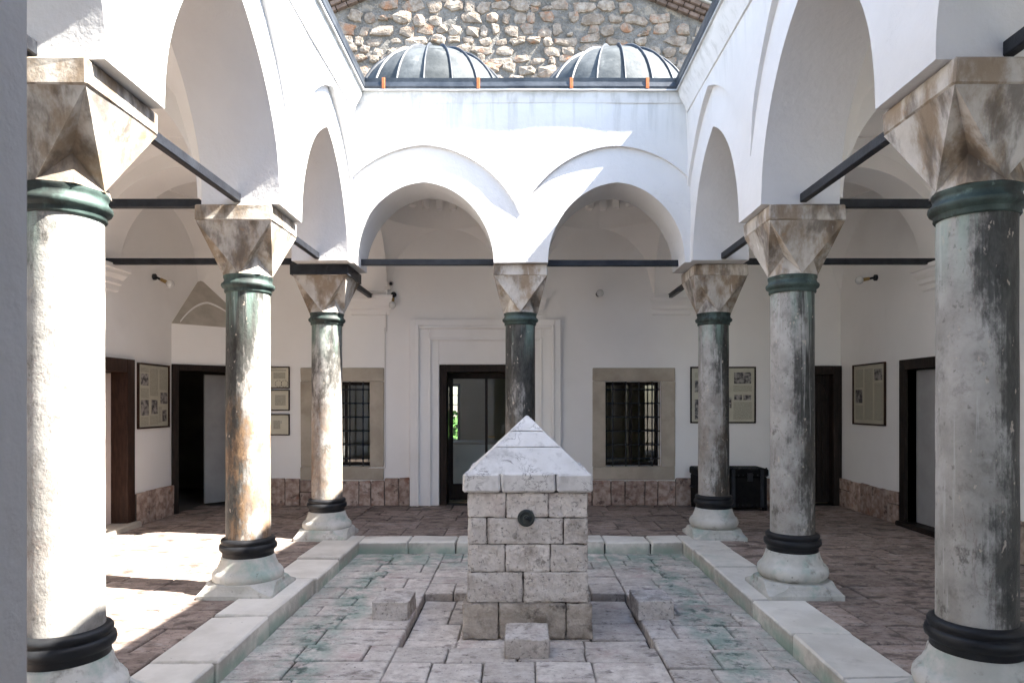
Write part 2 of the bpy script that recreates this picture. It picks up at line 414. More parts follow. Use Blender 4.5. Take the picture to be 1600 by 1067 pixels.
def join(*gs):
    V, F = [], []
    for v, f in gs:
        n = len(V); V += list(v); F += [tuple(i + n for i in q) for q in f]
    return V, F
def box(x0, x1, y0, y1, z0, z1):
    V = [(x, y, z) for z in (z0, z1) for y in (y0, y1) for x in (x0, x1)]
    return V, [(0, 2, 3, 1), (4, 5, 7, 6), (0, 1, 5, 4), (2, 6, 7, 3), (0, 4, 6, 2), (1, 3, 7, 5)]
def cbox(x0, x1, y0, y1, z0, z1, b=.008, j=0.0, rnd=random):
    """chamfered box, corners jittered"""
    c = ((x0 + x1) / 2, (y0 + y1) / 2, (z0 + z1) / 2)
    h = ((x1 - x0) / 2, (y1 - y0) / 2, (z1 - z0) / 2)
    b = min(b, min(h) * .45)
    V = []; idx = {}
    for sx in (-1, 1):
        for sy in (-1, 1):
            for sz in (-1, 1):
                jj = [rnd.uniform(-j, j) for _ in range(3)]
                for ax in range(3):
                    s = (sx, sy, sz)
                    p = [c[i] + s[i] * (h[i] - (0 if i == ax else b)) + jj[i] for i in range(3)]
                    idx[(sx, sy, sz, ax)] = len(V); V.append(tuple(p))
    F = []
    for ax in range(3):
        o1, o2 = [i for i in range(3) if i != ax]
        for s in (-1, 1):
            q = []
            for a, d in ((-1, -1), (1, -1), (1, 1), (-1, 1)):
                k = [0, 0, 0]; k[ax] = s; k[o1] = a; k[o2] = d
                q.append(idx[(*k, ax)])
            F.append(tuple(q))
        for a in (-1, 1):
            for d in (-1, 1):
                k0 = [0, 0, 0]; k0[ax] = -1; k0[o1] = a; k0[o2] = d
                k1 = list(k0); k1[ax] = 1
                F.append((idx[(*k0, o1)], idx[(*k1, o1)], idx[(*k1, o2)], idx[(*k0, o2)]))
    for sx in (-1, 1):
        for sy in (-1, 1):
            for sz in (-1, 1):
                F.append((idx[(sx, sy, sz, 0)], idx[(sx, sy, sz, 1)], idx[(sx, sy, sz, 2)]))
    return V, F
def lathe(prof, c, seg=40):
    V, F = [], []
    for r, z in prof:
        for i in range(seg):
            a = 2 * math.pi * i / seg
            V.append((c[0] + r * math.cos(a), c[1] + r * math.sin(a), c[2] + z))
    for k in range(len(prof) - 1):
        for i in range(seg):
            j = (i + 1) % seg
            F.append((k * seg + i, k * seg + j, (k + 1) * seg + j, (k + 1) * seg + i))
    F.append(tuple(range(seg - 1, -1, -1)))
    F.append(tuple(range((len(prof) - 1) * seg, len(prof) * seg)))
    return V, F
def tube(p0, p1, r, seg=10, r1=None):
    p0, p1 = Vector(p0), Vector(p1)
    q = (p1 - p0).to_track_quat('Z', 'Y')
    V, F = [], []
    for p, rr in ((p0, r), (p1, r if r1 is None else r1)):
        for i in range(seg):
            a = 2 * math.pi * i / seg
            V.append(tuple(p + q @ Vector((rr * math.cos(a), rr * math.sin(a), 0))))
    for i in range(seg):
        j = (i + 1) % seg
        F.append((i, j, seg + j, seg + i))
    F.append(tuple(range(seg - 1, -1, -1))); F.append(tuple(range(seg, 2 * seg)))
    return V, F
def sphere(c, r, seg=16, rings=10, sz=1):
    prof = [(max(.001, r * math.sin(math.pi * k / rings)), -r * sz * math.cos(math.pi * k / rings)) for k in range(rings + 1)]
    return lathe(prof, c, seg)
def xf(geo, mtx):
    return [tuple(mtx @ Vector(v)) for v in geo[0]], geo[1]
def frame4(o, u, n):
    """matrix mapping (u, depth, z) to world: o origin, u along the wall, n out of the wall towards the viewer."""
    u = Vector(u).normalized(); n = Vector(n).normalized()
    m = Matrix.Identity(4)
    for i in range(3):
        m[i][0] = u[i]; m[i][1] = n[i]; m[i][2] = (0, 0, 1)[i]; m[i][3] = o[i]
    return m
def wobble(V, amp=.006, sc=1.7, amp2=.002, sc2=9):
    out = []
    for v in V:
        p = Vector(v)
        d = noise.noise_vector(p * sc) * amp + noise.noise_vector(p * sc2 + Vector((9, 4, 2))) * amp2
        out.append(tuple(p + d))
    return out

# ------------------------------------------------------------------ ground and floors
g = obj('ground', ([(-600, -600, -.45), (600, -600, -.45), (600, 600, -.45), (-600, 600, -.45)], [(0, 1, 2, 3)]), 'earth')
meta(g, kind='structure')
lawn = obj('lawn', ([(-60, 14.9, -.12), (60, 14.9, -.12), (60, 80, -.12), (-60, 80, -.12)], [(0, 1, 2, 3)]), 'grass')
meta(lawn, kind='structure')

COLY = [3.40, 5.70, 8.02]
CX = 2.30
KI, KO = 1.86, 2.27
cf = obj('courtyard_floor', box(-KO, KO, -1.0, 8.0, -.40, -.235), 'joint'); meta(cf, kind='structure')
gf = obj('gallery_floor', join(box(-5.6, -2.28, -2, 11.2, -.40, -.022), box(2.28, 5.6, -2, 11.2, -.40, -.022), box(-2.27, 2.27, 8.02, 11.2, -.40, -.022)), 'joint')
meta(gf, kind='structure')

def tile(parent, name, mat, x0, x1, y0, y1, top, thick, rowh, w, rnd, gap=.007, zj=.004, b=.009):
    y = y0
    while y < y1 - .02:
        h = rnd.uniform(*rowh)
        if y1 - (y + h) < rowh[0] * .6: h = y1 - y
        x = x0 - rnd.uniform(0, w[0] * .7)
        while x < x1 - .02:
            ww = rnd.uniform(*w)
            xa, xb = max(x, x0), min(x + ww, x1)
            if x1 - xb < w[0] * .45: xb = x1
            if xb - xa > .06:
                z = top + rnd.uniform(-zj, zj)
                obj(name, cbox(xa + gap / 2, xb - gap / 2, y + gap / 2, y + h - gap / 2, z - thick, z, b, .0045, rnd), mat, parent)
            x = xb if xb == x1 else x + ww
        y += h
FX, FY0, FY1 = .055, 5.07, 6.02      # fountain base footprint
BX0, BX1, BY0, BY1 = -.86, .95, 4.72, 6.06
rn = random.Random(3)
P = dict(thick=.10, rowh=(.22, .34), w=(.30, .62), rnd=rn)
tile(cf, 'paving_stone', 'paving', -KI + .004, BX0, 3.0, 7.66, -.125, **P)
tile(cf, 'paving_stone', 'paving', BX1, KI - .004, 3.0, 7.66, -.125, **P)
tile(cf, 'paving_stone', 'paving', BX0, BX1, BY1, 7.66, -.125, **P)
tile(cf, 'paving_stone', 'paving', BX0, BX1, 3.0, BY0, -.125, **P)
tile(cf, 'basin_stone', 'basin', BX0 + .003, BX1 - .003, BY0 + .003, BY1 - .003, -.195, .05, (.28, .42), (.35, .62), rn)
obj('paving_bed', box(-KI, KI, -1, 2.99, -.234, -.13), 'paving', cf)

rn = random.Random(11)
G = dict(thick=.06, rowh=(.36, .54), w=(.42, .78), rnd=rn, gap=.005)
tile(gf, 'floor_slab', 'slab', -4.96, -KO - .01, 2.6, 10.44, 0, **G)
tile(gf, 'floor_slab', 'slab', KO + .01, 4.96, 2.6, 10.44, 0, **G)
tile(gf, 'floor_slab', 'slab', -KO, KO, 8.03, 10.44, 0, **G)
obj('floor_bed', join(box(-4.96, -KO - .01, -1.5, 2.59, -.021, -.002), box(KO + .01, 4.96, -1.5, 2.59, -.021, -.002)), 'slab', gf)

kerb = obj('kerb', join(box(-KO + .01, -KI - .02, -1, 8.0, -.233, -.03), box(KI + .02, KO - .01, -1, 8.0, -.233, -.03), box(-KI, KI, 7.69, 8.0, -.233, -.03)), 'joint')
meta(kerb, kind='structure')
rn = random.Random(5)
for s in (-1, 1):
    y = 2.0
    while y < 7.6:
        L = rn.uniform(.75, 1.15)
        if 8.02 - (y + L) < .5: L = 8.01 - y
        a, b_ = (KI, KO) if s > 0 else (-KO, -KI)
        b_ += rn.uniform(0, .03); a -= rn.uniform(0, .012) if s > 0 else 0
        obj('kerb_stone', cbox(a, b_, y + .004, y + L - .004, -.22, .010 + rn.uniform(-.006, .006), .014, .008, rn), 'kerb', kerb)
        y += L
x = -KI + .004
while x < KI - .02:
    L = rn.uniform(.48, .72)
    if KI - (x + L) < .35: L = KI - .004 - x
    obj('kerb_stone', cbox(x + .004, x + L - .004, 7.665, 8.02, -.22, .008 + rn.uniform(-.005, .005), .016, .008, rn), 'kerb', kerb)
    x += L

# ------------------------------------------------------------------ arcades
ZS = 3.175
ROUND = 0.0
def pointed(u, w, r, z0):
    u = abs(u)
    if u >= w: return None
    RR = (w * w + r * r) / (2 * w)
    q = RR * RR - (u + RR - w) ** 2
    zp = math.sqrt(max(q, 0))
    return z0 + zp * (1 - ROUND) + ROUND * r * math.sqrt(max(0, 1 - (u / w) ** 2))
def smooth01(x):
    x = max(0, min(1, x)); return x * x * (3 - 2 * x)
def arcade(s0, s1, ztop, bays, th, mp, proud=.034, hmin=3.55):
    """bays: (centre, halfwidth, rise, hood halfwidth, hood rise). mp(s, n, z) -> world."""
    S = set()
    n = int((s1 - s0) / .05)
    for i in range(n + 1): S.add(round(s0 + (s1 - s0) * i / n, 4))
    for c, w, r, hw, hr in bays:
        for k in range(9):
            e = w * (1 - (k / 9) ** 2 * .12)
            S.add(round(c - e, 4)); S.add(round(c + e, 4))
        S.add(round(c, 4))
    S = sorted(x for x in S if s0 <= x <= s1)
    S = [S[0]] + [b for a, b in zip(S, S[1:]) if b - a > 1e-3]
    V, F = [], []
    def add(p): V.append(p); return len(V) - 1
    cols = []
    for s in S:
        b = ZS; h = hmin
        for c, w, r, hw, hr in bays:
            a = pointed(s - c, w, r, ZS)
            if a is not None: b = max(b, a)
            a2 = pointed(s - c, hw, hr, ZS)
            if a2 is not None: h = max(h, a2)
        h = max(h, b + .05)
        NZ = 7
        fr = [add(mp(s, 0, b + (h - b) * k / NZ)) for k in range(NZ + 1)]
        zt = ztop(s) if callable(ztop) else ztop
        up = []
        for k in range(NZ + 1):
            z = h + (zt - h) * k / NZ
            up.append(add(mp(s, -.0005 - proud * smooth01((z - 3.55) / .55) - .03 * smooth01((z - 4.2) / .8), z)))
        bk = [add(mp(s, th, b + (zt - b) * k / NZ)) for k in range(NZ + 1)]
        so_ = [add(mp(s, th * k / 5, b)) for k in range(6)]
        cols.append((fr, up, bk, so_))
    for A, B in zip(cols, cols[1:]):
        for q in (0, 1, 2):
            for k in range(len(A[q]) - 1):
                F.append((A[q][k], B[q][k], B[q][k + 1], A[q][k + 1]))
        for k in range(5):
            F.append((A[3][k], B[3][k], B[3][k + 1], A[3][k + 1]))
        F.append((A[0][-1], B[0][-1], B[1][0], A[1][0]))
        F.append((A[1][-1], B[1][-1], B[2][-1], A[2][-1]))
    for C in (cols[0], cols[-1]):
        F.append(tuple(C[0] + C[1] + C[2][::-1]))
    V = wobble(V, .009, 1.4, .0014, 8)
    return V, F

FACE = 1.93
RY = 7.65
TH = .63
side_bays = [(2.13, 1.0, 1.30, 1.22, 1.68), (4.53, .875, 1.28, 1.19, 1.67), (6.745, .785, 1.17, 1.15, 1.57)]
rear_bays = [(-1.093, .787, .915, 1.2, 1.315), (1.093, .777, .905, 1.2, 1.31)]
ZT = 5.0
def mk_wall(name, label, geo):
    t = thing(name, label, 'wall', (geo[0][0][0], geo[0][0][1], ZS))
    obj('wall_face', geo, 'plaster', t, smooth=True, angle=32)
    return t
wl = mk_wall('arcade_wall', 'sunlit white pointed-arch wall along the left side of the courtyard, over the sunlit columns',
        arcade(1.10, 8.275, ZT, side_bays, TH, lambda s, n, z: (-FACE - n, s, z)))
wr = mk_wall('arcade_wall', 'shaded white pointed-arch wall along the right side of the courtyard, over the grey columns',
        arcade(1.10, 8.275, ZT, side_bays, TH, lambda s, n, z: (FACE + n, s, z)))
ROUND = .6
wb = mk_wall('arcade_wall', 'white two-arch wall across the rear of the courtyard with a diagonal sun shadow',
        arcade(-FACE - .02, FACE + .02, ZT, rear_bays, TH - .015, lambda s, n, z: (s, RY + n, z)))
ROUND = 0.0
# cornice coves on the courtyard faces
def strip(prof, axis, a, b, steps=40):
    """prof list of (n, z); axis map"""
    V, F = [], []
    m = len(prof)
    for i in range(steps + 1):
        s = a + (b - a) * i / steps
        for n_, z in prof: V.append(axis(s, n_, z))
    for i in range(steps):
        for k in range(m):
            k2 = (k + 1) % m
            F.append((i * m + k, (i + 1) * m + k, (i + 1) * m + k2, i * m + k2))
    F.append(tuple(range(m))); F.append(tuple(range(steps * m, steps * m + m)))
    return wobble(V, .004, 1.2, .0015), F
cove_s = [(.2, 4.80), (-.075, 4.83), (-.095, 4.90), (-.15, 5.0), (-.165, 5.075), (.2, 5.075)]
cove_r = [(.2, 4.93), (-.07, 4.955), (-.085, 5.01), (-.10, 5.07), (.2, 5.07)]
obj('cornice', strip(cove_s, lambda s, n, z: (-FACE - n, s, z), 1.1, RY - .12), 'plaster', wl, smooth=True, angle=50)
obj('cornice', strip(cove_s, lambda s, n, z: (FACE + n, s, z), 1.1, RY - .12), 'plaster', wr, smooth=True, angle=50)
obj('cornice', strip(cove_r, lambda s, n, z: (s, RY + n, z), -1.90, 1.90), 'plaster', wb, smooth=True, angle=50)

# the wall with the portal where the photographer stands
t = thing('entrance_wall', 'shaded bluish white pier edge of the portal, cut off by the left frame edge', 'wall', (-1.2, .9, 0))
pv = box(-2.6, -.805, .74, 1.10, -.2, 5.0)
obj('portal_pier', join(([tuple(v) for v in wobble(pv[0], .003)], pv[1])), 'plaster', t)
obj('portal_pier', box(.90, 2.6, .74, 1.10, -.2, 5.0), 'plaster', t)
obj('unseen_vestibule_wall', join(box(-2.6, -2.4, -3.0, .735, -.2, 5.0), box(2.4, 2.6, -3.0, .735, -.2, 5.0), box(-2.395, 2.395, -3.0, -2.8, -.2, 5.0)), 'plaster', t)  # unseen enclosure added for side views and to darken the portal pier
obj('portal_head', box(-.805, .90, .745, 1.095, 3.4, 5.0), 'plaster', t)

# ------------------------------------------------------------------ gutters and roof
def gut(label, geo, dripgeo, straps=()):
    t = thing('gutter', label, 'gutter', (geo[0][0][0], geo[0][0][1], 5.07), 'lead gutters round the courtyard eaves')
    obj('gutter_trough', geo, 'gutter', t)
    obj('drip_edge', dripgeo, 'drip', t)
    for x in straps:
        obj('strap', cbox(x - .018, x + .018, RY - .128, RY - .116, 5.09, 5.215, .003), 'copper', t)
    return t
def trough(axis, a, b):
    prof = [(.02, 5.092), (-.11, 5.092), (-.122, 5.12), (-.115, 5.17), (-.122, 5.212), (-.105, 5.216), (-.095, 5.175), (.02, 5.175)]
    return strip(prof, axis, a, b, 30)
gut('dark lead gutter with four copper straps along the rear eave below the two domes',
    trough(lambda s, n, z: (s, RY + n, z), -1.80, 1.80), strip([(.02, 5.072), (-.125, 5.072), (-.125, 5.088), (.02, 5.088)], lambda s, n, z: (s, RY + n, z), -1.79, 1.79, 30),
    [-1.53, -.47, .57, 1.42])
for sgn, nm in ((-1, 'dark gutter edge along the eave of the sunlit left arcade wall'), (1, 'dark gutter edge along the eave of the shaded right arcade wall')):
    ax = (lambda sg: (lambda s, n, z: (sg * (FACE - .07 + n), s, z)))(sgn)
    gut(nm, trough(ax, 1.1, RY - .02), strip([(.02, 5.072), (-.118, 5.072), (-.118, 5.088), (.02, 5.088)], ax, 1.1, RY - .13, 30))
def ring_roof():
    gs = [box(-1.835, 1.835, -3.0, 1.02, 5.01, 5.19)]
    gs.append(box(-1.84, 1.84, RY - .05, 12.9, 5.178, 5.20))
    for s in (-1, 1):
        a, b = sorted((s * 1.84, s * 5.7))
        gs.append(box(a, b, -2.0, 12.9, 5.177, 5.199))
    return join(*gs)
rf = obj('roof', ring_roof(), 'lead'); meta(rf, kind='structure')

# ------------------------------------------------------------------ domes
def dome(cx, cy, label):
    t = thing('roof_dome', label, 'dome', (cx, cy, 5.2), 'lead covered domes on the rear roof')
    Rr, cz = 1.12, 5.22
    N = 20
    obj('drum', lathe([(1.14, 0), (1.14, .12)], (cx, cy, 5.2), 48), 'lead', t)
    def gore(a0, a1, p0, p1, r, lift):
        V, F = [], []
        na, np_ = 4, 7
        for i in range(np_ + 1):
            ph = p0 + (p1 - p0) * i / np_
            for j in range(na + 1):
                a = a0 + (a1 - a0) * j / na
                rr = r + lift
                V.append((cx + rr * math.cos(ph) * math.cos(a), cy + rr * math.cos(ph) * math.sin(a), cz + rr * math.sin(ph)))
        for i in range(np_):
            for j in range(na):
                k = i * (na + 1) + j
                F.append((k, k + 1, k + na + 2, k + na + 1))
        return V, F
    da = 2 * math.pi / N
    lo = obj('lead_panel', gore(0, da, 0, R(48), Rr, .008), 'lead', t, smooth=True, origin=(cx, cy, cz))
    up = obj('lead_panel', gore(0, da, R(47.2), R(89), Rr, .0), 'lead', t, smooth=True, origin=(cx, cy, cz))
    V, F = [], []
    for i in range(21):
        ph = R(88) * i / 20
        rr = Rr
        for dn, lf in ((-.016, -.01), (-.013, .026), (.0, .036), (.013, .026), (.016, -.01)):
            rad = (rr + lf)
            x_, z_ = rad * math.cos(ph), rad * math.sin(ph)
            V.append((cx + x_, cy + dn * (1 - .5 * i / 20), cz + z_))
    for i in range(20):
        for j in range(4):
            k = i * 5 + j
            F.append((k, k + 1, k + 6, k + 5))
    sm = obj('seam', (V, F), 'seam', t, smooth=True, origin=(cx, cy, cz))
    for k in range(1, N):
        inst(lo, 'lead_panel', (cx, cy, cz), t, (0, 0, da * k))
        inst(up, 'lead_panel', (cx, cy, cz), t, (0, 0, da * k))
        inst(sm, 'seam', (cx, cy, cz), t, (0, 0, da * k))
    obj('finial_cap', lathe([(.11, 1.150), (.10, 1.185), (.05, 1.21), (.01, 1.215)], (cx, cy, cz), 16), 'lead', t, smooth=True)
dome(-1.17, 9.25, 'grey lead dome with dark standing seams, the left one above the rear wall')
dome(1.27, 9.25, 'grey lead dome with dark standing seams, the right one above the rear wall')

# ------------------------------------------------------------------ stone gable wall
GY = 12.8
def gz(x): return 10.30 - .41 * abs(x + .25)
t = thing('stone_gable_wall', 'rubble stone gable wall rising behind the two lead domes', 'wall', (0, GY, 5.2))
gv = [(-6, GY, 5.2), (6, GY, 5.2), (6, GY, gz(6) + .5), (-.25, GY, 10.8), (-6, GY, gz(-6) + .5)]
nb = len(gv)
gv2 = gv + [(x, GY + .6, z) for x, y, z in gv]
obj('mortar_bed', (gv2, [tuple(range(nb)), tuple(range(2 * nb - 1, nb - 1, -1))] + [(i, (i + 1) % nb, nb + (i + 1) % nb, nb + i) for i in range(nb)]), 'mortar', t)
rn = random.Random(21)
cands = []
z = 7.45
while z < 10.0:
    h = rn.uniform(.14, .27)
    x = -3.85 + rn.uniform(0, .3)
    while x < 3.8:
        w = rn.uniform(.14, .34) if rn.random() < .5 else rn.uniform(.26, .52)
        zc = z + h / 2 + rn.uniform(-.05, .05)
        if zc + h / 2 < gz(x + w / 2) - .03 and rn.random() < .9: cands.append((x + w / 2, zc, w * .49, h * rn.uniform(.40, .56)))
        x += w + rn.uniform(-.01, .07)
    z += h
extra_c = []
while len(extra_c) < 110:
    px, pz = rn.uniform(-4, 4), rn.uniform(7.3, 10.2)
    if pz < gz(px) - .12 and all(abs(px - c[0]) > c[2] * .93 + .05 or abs(pz - c[1]) > c[3] * .93 + .03 for c in cands):
        extra_c.append((px, pz, rn.uniform(.05, .11), rn.uniform(.035, .07)))
    elif rn.random() < .004: break
cands = (cands + extra_c)
for xc, zc, a, b in cands[:300]:
    n = rn.choice((7, 8, 9, 10, 11))
    dep = rn.uniform(.02, .06)
    rot = rn.uniform(-.25, .25)
    rings = [(1.04, .01), (.95, -dep * .75), (.62, -dep)]
    V, F = [], []
    ex = [rn.uniform(.68, 1.14) for _ in range(n)]
    for sc, dy in rings:
        for i in range(n):
            an = 2 * math.pi * i / n
            cu, su = math.cos(an), math.sin(an)
            k = (abs(cu) ** 5.0 + abs(su) ** 5.0) ** (-1 / 5.0)
            px, pz = a * k * cu * sc * ex[i], b * k * su * sc * ex[i]
            V.append((xc + px * math.cos(rot) - pz * math.sin(rot), GY + dy * rn.uniform(.75, 1.15) - (.0 if dy > 0 else .0), zc + px * math.sin(rot) + pz * math.cos(rot)))
    for r_ in range(2):
        for i in range(n):
            j = (i + 1) % n
            F.append((r_ * n + i, r_ * n + j, (r_ + 1) * n + j, (r_ + 1) * n + i))
    V.append((xc + rn.uniform(-.2, .2) * a, GY - dep * rn.uniform(.9, 1.35), zc + rn.uniform(-.2, .2) * b))
    for i in range(n): F.append((2 * n + i, 2 * n + (i + 1) % n, len(V) - 1))
    obj('stone', (V, F), 'rubble', t, smooth=True, angle=14)
# stepped brick cornice along both slopes
ang = math.atan(.41)
def br(name, L, H, D): return obj(name, cbox(-L / 2, L / 2, -D, .05, -H / 2, H / 2, .008, .006), 'brick', t, origin=(0, 0, 0))
bsrc = None
for band, (off, dep) in enumerate(((.06, .05), (.15, .10), (.24, .15))):
    for s in (-1, 1):
        d = .05 + (.11 if band == 1 else 0)
        while d < 4.6:
            xx = -.25 + s * d * math.cos(ang)
            zz = 10.30 - d * math.sin(ang) + off * 1.0
            if abs(xx) > 1.7:
                if bsrc is None:
                    bsrc = br('brick', .205, .078, .10)
                o = inst(bsrc, 'brick', (xx, GY - dep + .06, zz), t, (0, s * ang, 0))
            d += .222
bsrc.location = Vector((-.25, GY - .1, 10.36)) - WLOC[t]
def slope_bar(h0, h1, d0, d1, s, L=6.2):
    c, sn = math.cos(ang), math.sin(ang)
    V = []
    for d in (0, L):
        for y in (GY - d1, GY + d0):
            for h in (h0, h1):
                V.append((-.25 + s * d * c, y, 10.30 - d * sn + h))
    return V, [(0, 1, 3, 2), (4, 6, 7, 5), (0, 4, 5, 1), (2, 3, 7, 6), (0, 2, 6, 4), (1, 5, 7, 3)]
for s in (-1, 1):
    obj('verge_band', slope_bar(.30, .335, .5, .23, s), 'drip', t)
    obj('verge_flashing', slope_bar(.34, .60, .6, .28, s), 'teal', t)

# ------------------------------------------------------------------ gallery walls (cells with openings)
def wall_cells(mtx, th, us, zs, solid):
    """grid of boxes, only outer faces kept; wall face at depth 0, body at -th"""
    V, F = [], []
    nu, nz = len(us) - 1, len(zs) - 1
    S = [[solid((us[i] + us[i + 1]) / 2, (zs[k] + zs[k + 1]) / 2) for k in range(nz)] for i in range(nu)]
    vid = {}
    def v(i, d, k):
        key = (i, d, k)
        if key not in vid:
            vid[key] = len(V); V.append(tuple(mtx @ Vector((us[i], -th * d, zs[k]))))
        return vid[key]
    for i in range(nu):
        for k in range(nz):
            if not S[i][k]: continue
            for d in (0, 1):
                F.append((v(i, d, k), v(i + 1, d, k), v(i + 1, d, k + 1), v(i, d, k + 1)))
            for di, dk in ((-1, 0), (1, 0), (0, -1), (0, 1)):
                a, b = i + di, k + dk
                if 0 <= a < nu and 0 <= b < nz and S[a][b]: continue
                if di:
                    e = i if di < 0 else i + 1
                    F.append((v(e, 0, k), v(e, 1, k), v(e, 1, k + 1), v(e, 0, k + 1)))
                else:
                    e = k if dk < 0 else k + 1
                    F.append((v(i, 0, e), v(i + 1, 0, e), v(i + 1, 1, e), v(i, 1, e)))
    return V, F
def wall_open(mtx, th, u0, u1, z0, z1, ops):
    us = sorted({u0, u1, *[o[0] for o in ops], *[o[1] for o in ops]})
    zs = sorted({z0, z1, *[o[2] for o in ops], *[o[3] for o in ops]})
    us = [u for u in us if u0 <= u <= u1]; zs = [z for z in zs if z0 <= z <= z1]
    return wall_cells(mtx, th, us, zs, lambda u, z: not any(o[0] < u < o[1] and o[2] < z < o[3] for o in ops))
BY = 10.45
SX = 4.97
WT = 5.15
DIA = .85
# back wall: u = x, faces -y
mb = frame4((0, BY, 0), (1, 0, 0), (0, -1, 0))
back_ops = [(-1.25, .17, -.1, 2.175), (1.32, 2.18, .597, 1.917), (-3.20, -2.33, .597, 1.917), (3.88, 4.965, -.1, 2.16), (-5.5, -SX + DIA, -.1, 2.71)]
tb = thing('gallery_wall', 'rear white gallery wall with the moulded central doorway and two barred windows', 'wall', (0, BY, 0))
obj('wall_body', wall_open(mb, .45, -5.5, 5.5, -.1, WT, back_ops), 'plaster_in', tb)
# left wall: u = y, faces +x
ml = frame4((-SX, 0, 0), (0, 1, 0), (1, 0, 0))
tl = thing('gallery_wall', 'left white gallery wall with a dark-framed pinkish door and a framed text panel', 'wall', (-SX, 8, 0))
obj('wall_body', wall_open(ml, .45, -2, BY - .003, -.1, WT - .01, [(7.35, 8.46, .02, 2.05), (BY - DIA, 11, -.1, 2.71)]), 'plaster_in', tl)
mr = frame4((SX, 0, 0), (0, 1, 0), (-1, 0, 0))
tr_ = thing('gallery_wall', 'right white gallery wall with a dark-framed open doorway and framed text panels', 'wall', (SX, 8, 0))
obj('wall_body', wall_open(mr, .45, -2, BY - .003, -.1, WT - .01, [(7.45, 8.64, .02, 2.06)]), 'plaster_in', tr_)
# diagonal corner wall with squinch
c45 = math.sqrt(.5)
md = frame4((-SX, BY - DIA, 0), (c45, c45, 0), (c45, -c45, 0))
LD = DIA / c45
td = thing('corner_wall', 'narrow diagonal wall cutting the rear left gallery corner, with a dark doorway under a squinch', 'wall', (-SX + DIA / 2, BY - DIA / 2, 0))
obj('wall_body', wall_open(md, .12, .0, LD, -.1, 2.72, [(.02, LD - .16, -.1, 2.13)]), 'plaster_in', td)
A, B, C_ = Vector((-SX, BY - DIA, 2.72)), Vector((-SX + DIA, BY, 2.72)), Vector((-SX - .02, BY + .02, 3.55))
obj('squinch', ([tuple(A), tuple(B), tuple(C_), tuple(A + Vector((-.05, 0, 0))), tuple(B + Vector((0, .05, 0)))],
    [(0, 1, 2), (3, 4, 2), (0, 3, 2), (1, 4, 2), (0, 1, 4, 3)]), 'squinch_shade', td)
# pointed rib on the squinch
V, F = [], []
nrm = (B - A).cross(C_ - A).normalized()
if nrm.y > 0: nrm = -nrm
upv = (C_ - (A + B) / 2)
for i in range(25):
    u = -1 + 2 * i / 24
    zz = (1 - abs(u) ** 1.6) * .42
    for k, (e, dd) in enumerate(((0, .0), (.0, .012), (.035, .012), (.035, .0))):
        p = (A + B) / 2 + (B - A) * .40 * u * (1 - e * .3) + upv * (zz + e * .9 + .02) + nrm * dd
        V.append(tuple(p))
for i in range(24):
    for k in range(3):
        F.append((i * 4 + k, i * 4 + 4 + k, i * 4 + 5 + k, i * 4 + 1 + k))
obj('squinch_rib', (V, F), 'plaster_in', td)

# ------------------------------------------------------------------ rooms behind the openings
def shell(name, x0, x1, y0, y1, z0, z1, mat, open_side, holes=()):
    w = .08
    gs = [box(x0 - w, x1 + w, y0 - w, y1 + w, z0 - w, z0), box(x0 - w, x1 + w, y0 - w, y1 + w, z1, z1 + w)]
    if open_side != 'x0': gs.append(box(x0 - w, x0, y0 - w, y1 + w, z0 + .001, z1 - .001))
    if open_side != 'x1': gs.append(box(x1, x1 + w, y0 - w, y1 + w, z0 + .001, z1 - .001))
    if open_side != 'y0': gs.append(box(x0 + .001, x1 - .001, y0 - w, y0, z0 + .001, z1 - .001))
    if open_side != 'y1':
        gs.append(wall_open(frame4((0, y1, 0), (1, 0, 0), (0, -1, 0)), w, x0 + .001, x1 - .001, z0 + .001, z1 - .001, list(holes)))
    o = obj(name, join(*gs), mat); meta(o, kind='structure')
    return o
shell('rear_room', -3.9, 5.3, BY + .46, 14.5, 0, 3.1, 'room', 'y0', [(-2.3, -1.29, .75, 2.0)])
shell('left_room', -7.4, -SX - .46, 6.8, 9.2, 0, 2.8, 'grey_room', 'x1')
shell('right_room', SX + .46, 7.4, 6.8, 9.4, 0, 2.8, 'grey_room', 'x0')
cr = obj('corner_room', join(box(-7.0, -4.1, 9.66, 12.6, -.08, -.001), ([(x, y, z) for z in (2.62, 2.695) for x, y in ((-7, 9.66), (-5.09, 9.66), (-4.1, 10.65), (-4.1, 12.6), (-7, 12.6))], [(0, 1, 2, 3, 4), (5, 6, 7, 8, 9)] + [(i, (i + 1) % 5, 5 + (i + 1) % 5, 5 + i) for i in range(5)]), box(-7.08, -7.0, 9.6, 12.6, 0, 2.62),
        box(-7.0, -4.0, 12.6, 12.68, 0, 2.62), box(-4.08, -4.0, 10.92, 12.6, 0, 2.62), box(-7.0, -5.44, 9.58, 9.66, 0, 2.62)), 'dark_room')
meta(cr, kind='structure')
tw = thing('room_window', 'far bright window seen through the central doorway, green lawn outside', 'window', (-1.8, 14.5, .75))
obj('window_frame', join(box(-2.32, -2.25, 14.47, 14.6, .75, 2.0), box(-1.35, -1.29, 14.47, 14.6, .75, 2.0), box(-2.25, -1.35, 14.47, 14.6, .75, .81), box(-2.25, -1.35, 14.47, 14.6, 1.94, 2.0)), 'wood', tw)
for k in range(5):
    obj('bar', tube((-2.25, 14.55, .95 + k * .2), (-1.35, 14.55, .95 + k * .2), .008, 6), 'iron', tw)
for k in range(3):
    obj('bar', tube((-2.05 + k * .24, 14.55, .8), (-2.05 + k * .24, 14.55, 1.95), .008, 6), 'iron', tw)

